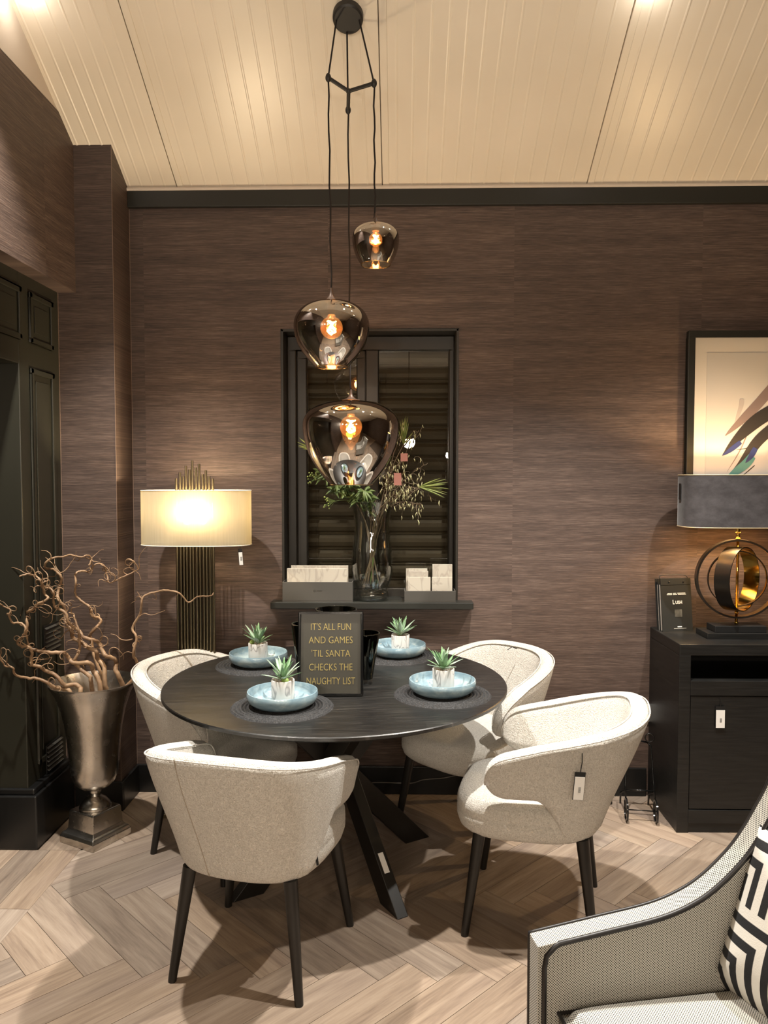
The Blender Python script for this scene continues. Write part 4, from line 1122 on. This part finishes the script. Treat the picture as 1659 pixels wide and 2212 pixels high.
for i, (px, py, Y, lab) in enumerate(LEAFY):
    o_ = rq.uniform(-0.05, 0.02); cv = stem_to(px, py, Y, (o_, rq.uniform(-0.05, 0.0)))
    t = thing('leafy_sprig', lab, 'foliage', cv[0], (0, 0, 0), 'stems in the sill vase'); L = [v-cv[0] for v in cv]
    MB().tube(L, lambda u: 0.0035*(1-0.5*u), 6).build('stem', M_TWIG, t, True)
    for q in range(40):
        u = rq.uniform(0.45, 1.0); j = min(len(L)-2, int(u*(len(L)-1))); d = Vector((rq.uniform(-1, 1), rq.uniform(-0.7, 0.4), rq.uniform(-0.6, 0.8)))
        blade(rq.uniform(0.03, 0.062), rq.uniform(0.007, 0.013), M_LEAFG, t, L[j].lerp(L[j+1], rq.random()), d, (rq.uniform(-0.5, 0.5), -1, 0.6), 0.3)
for i, (px, py, Y, lab) in enumerate(((676, 1030, 3.80, 'budded sprig at the far left of the sill bouquet'), (712, 1085, 3.77, 'budded sprig low left of the glass vase rim'))):
    cv = stem_to(px, py, Y, (0.01, 0.01)); t = thing('berry_sprig', lab, 'foliage', cv[0], (0, 0, 0), 'stems in the sill vase'); L = [v-cv[0] for v in cv]
    MB().tube(L, lambda u: 0.0025*(1-0.5*u), 6).build('stem', M_LEAFG, t, True)
    for q in range(16):
        e = L[-1] + Vector((rq.uniform(-0.03, 0.03), rq.uniform(-0.02, 0.02), rq.uniform(-0.035, 0.03)))
        MB().tube([L[-4].lerp(L[-1], rq.random()), e], 0.0009, 5).build('stalk', M_LEAFG, t); MB().sphere(e, 0.0042, 8, 6).build('bud', M_LEAFY, t, True)
HAZ = [(880, 905, 3.82), (905, 930, 3.80), (925, 1000, 3.78), (940, 1050, 3.78), (900, 1060, 3.75), (870, 990, 3.76), (885, 1040, 3.74), (850, 1010, 3.75), (910, 1090, 3.76)]
HL = ['topmost catkin twig behind the largest pendant shade', 'catkin twig bending right near the top of the sill bouquet', 'catkin twig reaching right beside the upper pink tag', 'catkin twig furthest right above the pointed blades', 'catkin twig right of the lower pink tag', 'catkin twig carrying the upper pink tag', 'catkin twig carrying the lower pink tag', 'catkin twig close beside the largest pendant shade', 'catkin twig drooping lowest right of the vase rim']
for i, (px, py, Y) in enumerate(HAZ):
    cv = stem_to(px, py, Y, (rq.uniform(-0.03, 0.06), rq.uniform(-0.05, 0.02)))
    t = thing('catkin_twig', HL[i], 'branch', cv[0], (0, 0, 0), 'stems in the sill vase'); L = [v-cv[0]+Vector((rq.uniform(-.004, .004), rq.uniform(-.004, .004), rq.uniform(-.004, .004)))*(1 if u > 8 else 0) for u, v in enumerate(cv)]
    MB().tube(L, lambda u: 0.0034*(1-0.7*u), 6).build('stem', M_TWIG, t, True)
    for q in range(12):
        j = rq.randrange(int(len(L)*0.55), len(L)-1); tw = curly(L[j], Vector((rq.uniform(-0.7, 1), rq.uniform(-0.6, 0.3), rq.uniform(-0.7, 0.9))), rq.uniform(0.04, 0.11), rq, 8)
        MB().tube(tw, lambda u: 0.0013*(1-0.5*u), 5).build('twig', M_TWIG, t)
        for e_ in (tw[-1], tw[4]):
            dn = Vector((rq.uniform(-0.4, 0.4), rq.uniform(-0.3, 0.3), -1)).normalized(); ln = rq.uniform(0.012, 0.028)
            MB().tube([e_, e_+dn*ln*0.5+Vector((rq.uniform(-.004, .004), 0, 0)), e_+dn*ln], lambda u: 0.0028*(0.5+math.sin(PI*min(max(u, .05), .95))*0.5), 6).build('catkin', M_CATKIN, t, True)
    if i in (5, 6):
        pc = at(*((873, 988), (859, 1035))[i-5], Y-0.03)-cv[0]; w2, h2 = ((0.017, 0.019), (0.018, 0.03))[i-5]
        box('pink_tag', pc.x-w2, pc.x+w2, pc.y-0.001, pc.y+0.001, pc.z-h2, pc.z+h2, M_PINK, t)
        MB().tube([pc+Vector((0, 0, h2)), L[-3]], 0.0008, 5).build('tag_thread', M_PINK, t)
GR = [((905, 1052), [(965, 1035), (962, 1045), (968, 1062), (960, 1072), (955, 1052), (948, 1030), (968, 1055)], 3.77, 'fan of pointed blades furthest right in the sill bouquet'), ((872, 960), [(868, 905), (876, 900), (884, 915), (893, 935), (880, 898), (862, 920)], 3.80, 'upright pointed blades at the top of the sill bouquet'), ((680, 972), [(644, 950), (646, 962), (650, 944), (655, 972)], 3.80, 'few pointed blades sticking out left of the largest pendant shade')]
for (st_, tipsx, Y, lab) in GR:
    cv = stem_to(st_[0], st_[1], Y, (0.03, 0.0)); t = thing('blade_stem', lab, 'foliage', cv[0], (0, 0, 0), 'stems in the sill vase'); L = [v-cv[0] for v in cv]
    MB().tube(L, lambda u: 0.003*(1-0.4*u), 6).build('stem', M_TWIG, t, True)
    for tx, ty in tipsx:
        for rep in range(2):
            e = at(tx+rq.uniform(-4, 4), ty+rq.uniform(-4, 4), Y+rq.uniform(-0.03, 0.03))-cv[0]; d = e-L[-1]
            blade(d.length, 0.0042, M_LEAFY, t, L[-1], d, (0, -1, 0.3), 0.05)

# ================================================================= SIDEBOARD
BX0, BX1, BY0, BY1, BH = 1.245, 2.45, 3.418, YB-0.004, 0.856
sb = thing('sideboard', 'black oak sideboard with open niche above flat doors', 'sideboard', (BX0, BY0, 0))
W_ = BX1-BX0; D_ = BY1-BY0
box('top_board', 0, W_, 0, D_, BH-0.05, BH, M_CAB, sb, bevel=0.003)
box('side_panel', 0.0, 0.052, 0.0, D_, 0.0, BH-0.05, M_CAB, sb, bevel=0.002)
box('side_panel', W_-0.052, W_, 0.0, D_, 0.0, BH-0.05, M_CAB, sb, bevel=0.002)
box('back_panel', 0.052, W_-0.052, D_-0.02, D_, 0.0, BH-0.05, M_CAB, sb)
box('shelf_board', 0.052, W_-0.052, 0.0, D_-0.02, 0.625, 0.692, M_CAB, sb, bevel=0.002)
box('bottom_rail', 0.052, W_-0.052, 0.0, D_-0.02, 0.045, 0.105, M_CAB, sb, bevel=0.002)
box('plinth', 0.052, W_-0.052, 0.006, D_-0.02, 0.0, 0.045, M_CAB, sb)
for x0 in (0.054, 0.054+(W_-0.108)/2):
    box('door', x0+0.001, x0+(W_-0.108)/2-0.002, 0.004, 0.024, 0.108, 0.622, M_CAB, sb, bevel=0.002)
tg2 = new_obj('price_tag', None, sb, (at(1556, 1506, BY0).x-BX0, -0.003, 0.62), (0, 0, 0)); tag_parts(tg2, 0.042, 0.042, 0.098)
# ---- ring lamp on it
RX, RY = 1.572, 3.60
rl = thing('ring_lamp', 'table lamp of gold and bronze rings with grey velvet shade', 'lamp', (RX, RY, BH))
box('base_step', -0.16, 0.16, -0.07, 0.07, 0.0, 0.027, M_CAB, rl, bevel=0.002)
box('base_block', -0.118, 0.118, -0.05, 0.05, 0.027, 0.057, M_BLACK, rl, bevel=0.002)
zc = 1.127-BH
MB().tube([(0, 0, 0.057), (0, 0, 0.27), (0, 0, 0.52)], 0.0062, 12).build('stem', M_GOLD, rl, True)
MB().lathe([(0.009, 0.455), (0.012, 0.458), (0.009, 0.463), (0.009, 0.482), (0.012, 0.486), (0.009, 0.49), (0.011, 0.512), (0.012, 0.52), (0, 0.52)], 20).build('neck', M_GOLD, rl, True, auto=40)
mbk = MB()
for z in (0.065, 0.088, 0.112): mbk.sphere((0, 0, z), 0.0095, 10, 8)
mbk.build('bead', M_GOLD, rl, True)
def band(Rr, wdt, th, ang, name, tiltx=0):
    n = 72; V = []; Fo = []; Fi = []
    for i in range(n):
        a = 2*PI*i/n
        for r_ in (Rr, Rr-th):
            for y in (-wdt/2, wdt/2): V.append((r_*math.cos(a), y, r_*math.sin(a)))
    for i in range(n):
        j = (i+1) % n
        Fo.append((4*i, 4*j, 4*j+1, 4*i+1)); Fi.append((4*i+2, 4*i+3, 4*j+3, 4*j+2)); Fo.append((4*i, 4*i+2, 4*j+2, 4*j)); Fo.append((4*i+1, 4*j+1, 4*j+3, 4*i+3))
    me = bpy.data.meshes.new(name); me.from_pydata(V, [], Fo+Fi); me.materials.append(M_BRONZE); me.materials.append(M_GOLD)
    for q, p in enumerate(me.polygons):
        p.material_index = 1 if q >= len(Fo) else 0; p.use_smooth = True
    me.set_sharp_from_angle(angle=R(40))
    return new_obj(name, me, rl, (0, 0, zc), (tiltx, 0, ang))
band(0.184, 0.046, 0.009, R(-10), 'outer_ring'); band(0.150, 0.072, 0.005, R(41), 'inner_band'); band(0.132, 0.016, 0.004, R(-8), 'thin_ring', R(4))
z0s, z1s = 1.371-BH, at(1560, 1026, RY-0.12).z-BH
oval_shade(rl, 0.268, 0.125, z0s, z1s, 0, 0, M_VELVET, 0.62, lining=simple('gold_lining', (0.72, 0.56, 0.34), 0.45, 0.3))
MB().sphere((0, 0, (z0s+z1s)/2+0.0), 0.022, 12, 8).build('bulb', M_BULB, rl, True)
l = bpy.data.lights.new('lamp_light', 'POINT'); l.energy = 26; l.color = (1.0, 0.68, 0.34); l.shadow_soft_size = 0.02
lo = bpy.data.objects.new('lamp_light', l); COL.objects.link(lo); lo.location = (RX, RY+0.035, BH+(z0s+z1s)/2)
tg3 = new_obj('price_tag', None, rl, (-0.272, 0.0, (z0s+z1s)/2+0.08), (0, 0, PI/2)); box('card', -0.012, 0.012, -0.001, 0.001, -0.075, 0.0, M_BLACK, tg3); box('price_label', -0.01, 0.01, -0.0016, -0.001, -0.073, -0.014, M_PAPER, tg3)
# ---- swatch book
bk = thing('swatch_book', 'black hanging fabric swatch book with white lettering leaning on the sideboard', 'sample book', (1.343, 3.715, BH), (R(-7), 0, R(11)))
BW, BHt = 0.158, 0.255
for i, y in enumerate((0.0, 0.019, 0.038)):
    box('board', -BW/2-0.003*i, BW/2-0.003*i, y, y+0.004, 0, BHt, M_BLACK, bk, bevel=0.0008)
for y in (0.004, 0.023): box('swatches', -BW/2+0.002, BW/2-0.012, y, y+0.013, 0.004, BHt-0.03, simple('pale_swatch', (0.45, 0.42, 0.38), 0.8) if y < .01 else bpy.data.materials['pale_swatch'], bk)
hd = box('header_strip', -BW/2, BW/2, -0.003, 0.0, BHt-0.032, BHt, simple('charcoal_board', (0.022, 0.022, 0.02), 0.45), bk)
for x in (-0.035, 0.04): MB().sphere((x, -0.003, BHt-0.018), 0.004, 10, 6).build('rivet', M_BRONZE, bk, True)
ft_ = box('cover', -BW/2, BW/2, -0.002, 0.0, 0.0, BHt-0.034, bpy.data.materials['charcoal_board'], bk)
text('L', 0.029, M_PAPER, bk, (-0.022, -0.0026, 0.139), (PI/2, 0, 0), 0.85, 0.0004, align='LEFT', bold=0.0005); text('USH', 0.0225, M_PAPER, bk, (-0.0068, -0.0026, 0.1372), (PI/2, 0, 0), 0.85, 0.0004, align='LEFT', bold=0.0005)
mb = MB()
for z, a in ((0.181, (-0.046, -0.022, -0.017, 0.0, 0.006, 0.048)), (0.175, (-0.049, -0.022, -0.017, 0.004, 0.009, 0.051))):
    for q in range(0, 6, 2): mb.box(a[q], a[q+1], -0.0026, -0.002, z, z+0.0028)
mb.box(-0.02, 0.045, -0.0026, -0.002, 0.0125, 0.0135); mb.box(-0.001, 0.022, -0.0026, -0.002, 0.019, 0.023)
mb.build('small_print', M_PAPER, bk)
pmesh = MB(); pmesh.add([(-0.012, -0.0025, 0.068), (0.026, -0.0025, 0.068), (0.026, -0.0025, 0.104), (-0.012, -0.0025, 0.104)], [(0, 1, 2, 3)]); pmesh.box(-0.012, 0.026, -0.0024, -0.002, 0.068, 0.104)
pmesh.build('printed_photo', leaf_mat('grey_photo', (0.03, 0.03, 0.025), (0.13, 0.125, 0.11)), bk)
MB().tube(catmull([(-BW/2+0.003, 0.012, BHt-0.002), (-0.068, 0.014, BHt+0.014), (0, 0.016, BHt+0.017), (0.06, 0.014, BHt+0.013), (BW/2-0.006, 0.012, BHt-0.002)], 6), 0.002, 6).build('handle_cord', M_BLACK, bk, True)
# ---- picture
pc = thing('framed_picture', 'large dark framed print of sweeping feathered strokes above the sideboard', 'picture', (1.40, YB, 1.42), (0, 0, 0))
PWd, PHt = 0.86, 0.89
frame(0, PWd, 0, PHt, 0.033, -0.035, -0.002, 'frame', pc, M_BLACKTRIM, 0.002)
ar = box('mount', 0.03, PWd-0.03, -0.02, -0.012, 0.03, PHt-0.03, M_ART, pc)
box('print', 0.095, PWd-0.095, -0.0212, -0.0205, 0.095, PHt-0.105, simple('pale_print', (0.50, 0.48, 0.45), 0.4), pc)
def stroke(pts, wd, mtl, y):
    # pts in picture pixels on the wall plane; tapered brush stroke laid as a thin solid
    P = [at(px, py, YB-0.022) - Vector((1.40, YB, 1.42)) for px, py in pts]; P = catmull(P, 8); n = len(P); V = []; Fc = []
    for i, p in enumerate(P):
        t = (P[min(i+1, n-1)]-P[max(i-1, 0)]).normalized(); nn = Vector((-t.z, 0, t.x)); u = i/(n-1); ww = wd*(math.sin(PI*min(0.98, max(0.02, u*0.7+0.0)))**0.85)
        for yy in (y, y+0.0006): V += [Vector((p.x, yy, p.z))+nn*ww, Vector((p.x, yy, p.z))-nn*ww]
        if i: 
            a = (i-1)*4; b = i*4; Fc += [(a, a+1, b+1, b), (a+2, b+2, b+3, a+3), (a, b, b+2, a+2), (a+1, a+3, b+3, b+1)]
    mesh('brush_stroke', V, Fc, mtl, pc)
mk = {n: simple('ink_'+n, c, 0.4) for n, c in dict(taupe=(0.20, 0.15, 0.14), dark=(0.035, 0.03, 0.028), blue=(0.03, 0.04, 0.13), teal=(0.07, 0.22, 0.21), pale=(0.40, 0.36, 0.34)).items()}
for pts, wd, mtl, y in (([(1567, 941), (1600, 910), (1640, 870), (1690, 810)], 0.024, 'taupe', -0.0222), ([(1585, 925), (1600, 880), (1603, 862)], 0.012, 'pale', -0.0220), ([(1562, 982), (1600, 940), (1640, 905), (1700, 870)], 0.033, 'dark', -0.0226), ([(1560, 984), (1578, 972), (1600, 955)], 0.012, 'blue', -0.0230), ([(1565, 1040), (1600, 1005), (1640, 950), (1700, 900)], 0.026, 'dark', -0.0234), ([(1560, 1045), (1585, 1022), (1610, 1003), (1625, 985)], 0.022, 'teal', -0.0238), ([(1610, 1000), (1622, 985), (1632, 968)], 0.014, 'blue', -0.0240), ([(1570, 1020), (1600, 970), (1625, 910)], 0.003, 'taupe', -0.0225), ([(1590, 972), (1625, 965), (1650, 945)], 0.0025, 'dark', -0.0227), ([(1600, 1030), (1615, 1018), (1630, 1005)], 0.002, 'dark', -0.0236)):
    stroke(pts, wd, mk[mtl], y)

# ================================================================= BITS BY THE WALL
so_ = thing('wall_socket', 'white double wall socket low on the wall by the sideboard', 'socket', (1.222, YB, 0.422))
box('plate', -0.043, 0.043, -0.012, 0.0, -0.043, 0.043, M_SOCKET, so_, bevel=0.003)
box('switch', -0.03, -0.012, -0.015, -0.012, 0.01, 0.03, M_SOCKET, so_, bevel=0.001); box('switch', 0.012, 0.03, -0.015, -0.012, 0.01, 0.03, M_SOCKET, so_, bevel=0.001)
mb = MB()
for x in (-0.022, 0.022):
    mb.box(x-0.002, x+0.002, -0.0125, -0.0119, -0.008, 0.0); mb.box(x-0.008, x-0.004, -0.0125, -0.0119, -0.022, -0.018); mb.box(x+0.004, x+0.008, -0.0125, -0.0119, -0.022, -0.018)
mb.build('pin_hole', M_BLACK, so_)
tag(MB().tube(catmull([(-0.30, YB-0.02, 0.045), (-0.12, YB-0.021, 0.062), (0.05, YB-0.021, 0.06), (0.12, YB-0.02, 0.078), (0.22, YB-0.021, 0.088), (0.34, YB-0.021, 0.11), (0.6, YB-0.02, 0.12)], 8), 0.0028, 6).build('power_cable', M_CABLE, None, True), 'thin pale power cable lying along the black baseboard under the table', 'cable')
# small black wheeled stand
cs = thing('wheeled_stand', 'small black wrought metal wheeled stand between chair and sideboard', 'stand', (1.125, 3.56, 0), (0, 0, R(-8)))
for sx in (-0.066, 0.066):
    w_ = MB().lathe([(0.052, -0.004), (0.052, 0.004), (0.044, 0.004), (0.044, -0.004)], 28, closed=True, M=Matrix.Translation((sx, -0.03, 0.052)) @ Matrix.Rotation(PI/2, 4, 'Y')).build('wheel', M_BLACKG, cs, True, auto=40)
    mb = MB()
    for a in range(4):
        mb.tube([(sx, -0.03, 0.052), (sx, -0.03+0.046*math.cos(a*PI/2+.4), 0.052+0.046*math.sin(a*PI/2+.4))], 0.002, 6)
    mb.build('spoke', M_BLACKG, w_)
    MB().tube([(sx, -0.03, 0.052), (sx*0.98, 0.02, 0.15), (sx*0.82, 0.05, 0.33), (sx*0.6, 0.055, 0.345)], 0.0042, 8).build('upright', M_BLACKG, cs, True)
    MB().tube([(sx*0.72+0.020*math.cos(2*PI*q/24), 0.05, 0.37+0.020*math.sin(2*PI*q/24)) for q in range(24)], 0.0032, 6, True).build('ring_finial', M_BLACKG, cs, True)
    MB().tube([(sx, 0.16, 0.0), (sx, 0.15, 0.06), (sx, 0.02, 0.12)], 0.0045, 8).build('rear_leg', M_BLACKG, cs, True)
MB().tube([(-0.072, -0.03, 0.052), (0.072, -0.03, 0.052)], 0.0028, 8).build('axle', M_BLACKG, cs, True)
MB().tube([(-0.066, 0.01, 0.13), (0.066, 0.01, 0.13)], 0.0042, 8).build('crossbar', M_BLACKG, cs, True)
MB().tube([(-0.045, 0.055, 0.345), (0, 0.055, 0.352), (0.045, 0.055, 0.345)], 0.0042, 8).build('crossbar', M_BLACKG, cs, True)
pa = thing('power_adapter', 'black power adapter block on the floor behind the tagged chair', 'adapter', (1.01, 3.74, 0))
box('casing', -0.03, 0.03, -0.03, 0.03, 0, 0.065, M_BLACKG, pa, bevel=0.006); MB().tube([(0, 0.0, 0.06), (0.01, 0.03, 0.09), (0.06, 0.05, 0.2), (0.14, 0.06, 0.38)], 0.003, 6).build('lead', M_BLACK, pa, True)

# ================================================================= ARMCHAIR (near right)
AX, AY, AA = 0.300, 1.74, R(10)
ac = thing('armchair', 'white armchair with fine black dots and black piping, at the near right', 'armchair', (AX, AY, 0), (0, 0, AA))
ca, sa_ = math.cos(AA), math.sin(AA)
armpx = [(1155, 2013), (1280, 1981), (1400, 1951), (1470, 1921), (1520, 1886), (1570, 1836), (1600, 1796), (1630, 1745), (1659, 1688)]
prof = []
for px, py in armpx:      # arm outline measured on the plane of the arm's far face
    d = ray(px, py); nrm = Vector((-sa_, ca, 0)); t = (nrm.dot(Vector((AX, AY, 0))-CAM))/nrm.dot(d); P = CAM + d*t
    prof.append((((P.x-AX)*ca + (P.y-AY)*sa_), P.z))
prof[0] = (0.0, prof[0][1])
prof += [(prof[-1][0]+0.03, 0.965), (prof[-1][0]+0.05, 1.0), (prof[-1][0]+0.08, 1.02)]
cvp = [(v.x, v.z) for v in catmull([Vector((a, 0, b)) for a, b in prof], 5)]
TH = 0.056
def arm(y0, name='arm'):
    out = cvp + [(cvp[-1][0], 0.16), (0.0, 0.16)]
    mb = MB().prism(out, 'y', y0-TH, y0); o = mb.build(name, M_DOT, ac, bevel=0.006); box_uv(o)
    edge = [(0.0, y0, 0.16)] + [(0.0, y0, cvp[0][1]-0.012)] + [(x, y0, z) for x, z in cvp[0:]]
    MB().tube(edge, 0.0042, 8).build('piping', M_PIPE, o, True)
    edge = [(0.016, y0-TH, 0.16), (0.016, y0-TH, cvp[0][1]-0.05), (0.021, y0-TH, cvp[0][1]-0.022), (0.04, y0-TH, cvp[0][1]-0.006+0.002)] + [(x, y0-TH-0.001, z-0.004) for x, z in cvp if x > 0.05]
    MB().tube(edge, 0.0062, 8).build('piping', M_PIPE, o, True)
arm(0.0); arm(-0.72+TH)
WI = 0.72-2*TH     # inner width
bxm = MB().box(0.02, cvp[-1][0], -TH-WI, -TH, 0.16, 0.31); o = bxm.build('seat_base', M_DOT, ac, bevel=0.006); box_uv(o)
def cushion(nx, ny, sx, sy, sz, power=0.35):
    V = []; Fc = []; idx = {}
    for s_ in (1, -1):
        for i in range(nx+1):
            for j in range(ny+1):
                u = -1+2*i/nx; v = -1+2*j/ny; h = ((1-u**8)*(1-v**8))**power if abs(u) < 1 and abs(v) < 1 else 0.0
                idx[(s_, i, j)] = len(V); V.append(Vector((u*sx, v*sy, s_*(sz*0.55 + sz*0.45*h) if h > 0 else s_*sz*0.5)))
    for s_ in (1, -1):
        for i in range(nx):
            for j in range(ny): Fc.append((idx[(s_, i, j)], idx[(s_, i+1, j)], idx[(s_, i+1, j+1)], idx[(s_, i, j+1)]))
    for i in range(nx):
        for j in (0, ny): Fc.append((idx[(1, i, j)], idx[(1, i+1, j)], idx[(-1, i+1, j)], idx[(-1, i, j)]))
    for j in range(ny):
        for i in (0, nx): Fc.append((idx[(1, i, j)], idx[(1, i, j+1)], idx[(-1, i, j+1)], idx[(-1, i, j)]))
    return V, Fc
csx, csy = 0.30, WI/2-0.004
V, Fc = cushion(20, 20, csx, csy, 0.075); V = [v+Vector((0.05+csx, -TH-WI/2, 0.352)) for v in V]
cu = mesh('seat_cushion', V, Fc, M_DOT, ac, True); box_uv(cu)
MB().tube([(0.05, -TH-0.004, 0.389), (0.05, -TH-WI+0.004, 0.389), (0.05+2*csx, -TH-WI+0.004, 0.389), (0.05+2*csx, -TH-0.004, 0.389)], 0.0058, 8, True).build('piping', M_PIPE, cu, True)
xb = 0.05+2*csx
mb = MB().prism([(xb-0.03, 0.33), (xb+0.10, 0.33), (xb+0.24, 1.03), (xb+0.14, 1.03)], 'y', -TH-WI, -TH); o = mb.build('backrest', M_DOT, ac, bevel=0.012); box_uv(o)
for x, y in ((0.05, -0.04), (0.05, -0.68), (0.72, -0.04), (0.72, -0.68)): MB().tube([(x, y, 0.17), (x, y, 0.0)], lambda u: 0.024-0.008*u, 12).build('leg', M_LEGBLK, ac, True, auto=40)
# scatter cushion
sc2 = 0.215
V, Fc = cushion(28, 28, sc2, sc2, 0.085, 0.5)
for v in V:
    e = 1-0.10*((abs(v.x)/sc2)**2*(1-(abs(v.y)/sc2)**2) + (abs(v.y)/sc2)**2*(1-(abs(v.x)/sc2)**2)); 
    r_ = max(abs(v.x), abs(v.y))/sc2; v.z *= (1-r_**4)*1.0 + 0.06
pil = thing('scatter_cushion', 'black and white geometric patterned scatter cushion in the dotted armchair', 'cushion', (AX+0.572*ca - (-0.215)*sa_, AY+0.572*sa_ + (-0.215)*ca, 0.60), (0, R(-70), AA+R(12)))
pb = mesh('cover', V, Fc, M_PILLOW, pil, True)
uv = pb.data.uv_layers.new(name='UVMap')
for p in pb.data.polygons:
    for li in p.loop_indices:
        c = pb.data.vertices[pb.data.loops[li].vertex_index].co; uv.data[li].uv = (c.x/sc2*0.5+0.5, c.y/sc2*0.5+0.5)
MB().tube([(a*sc2, b*sc2, 0) for a, b in ((-1, -1), (0, -1), (1, -1), (1, 0), (1, 1), (0, 1), (-1, 1), (-1, 0))], 0.006, 8, True).build('piping', M_PIPE, pil, True)
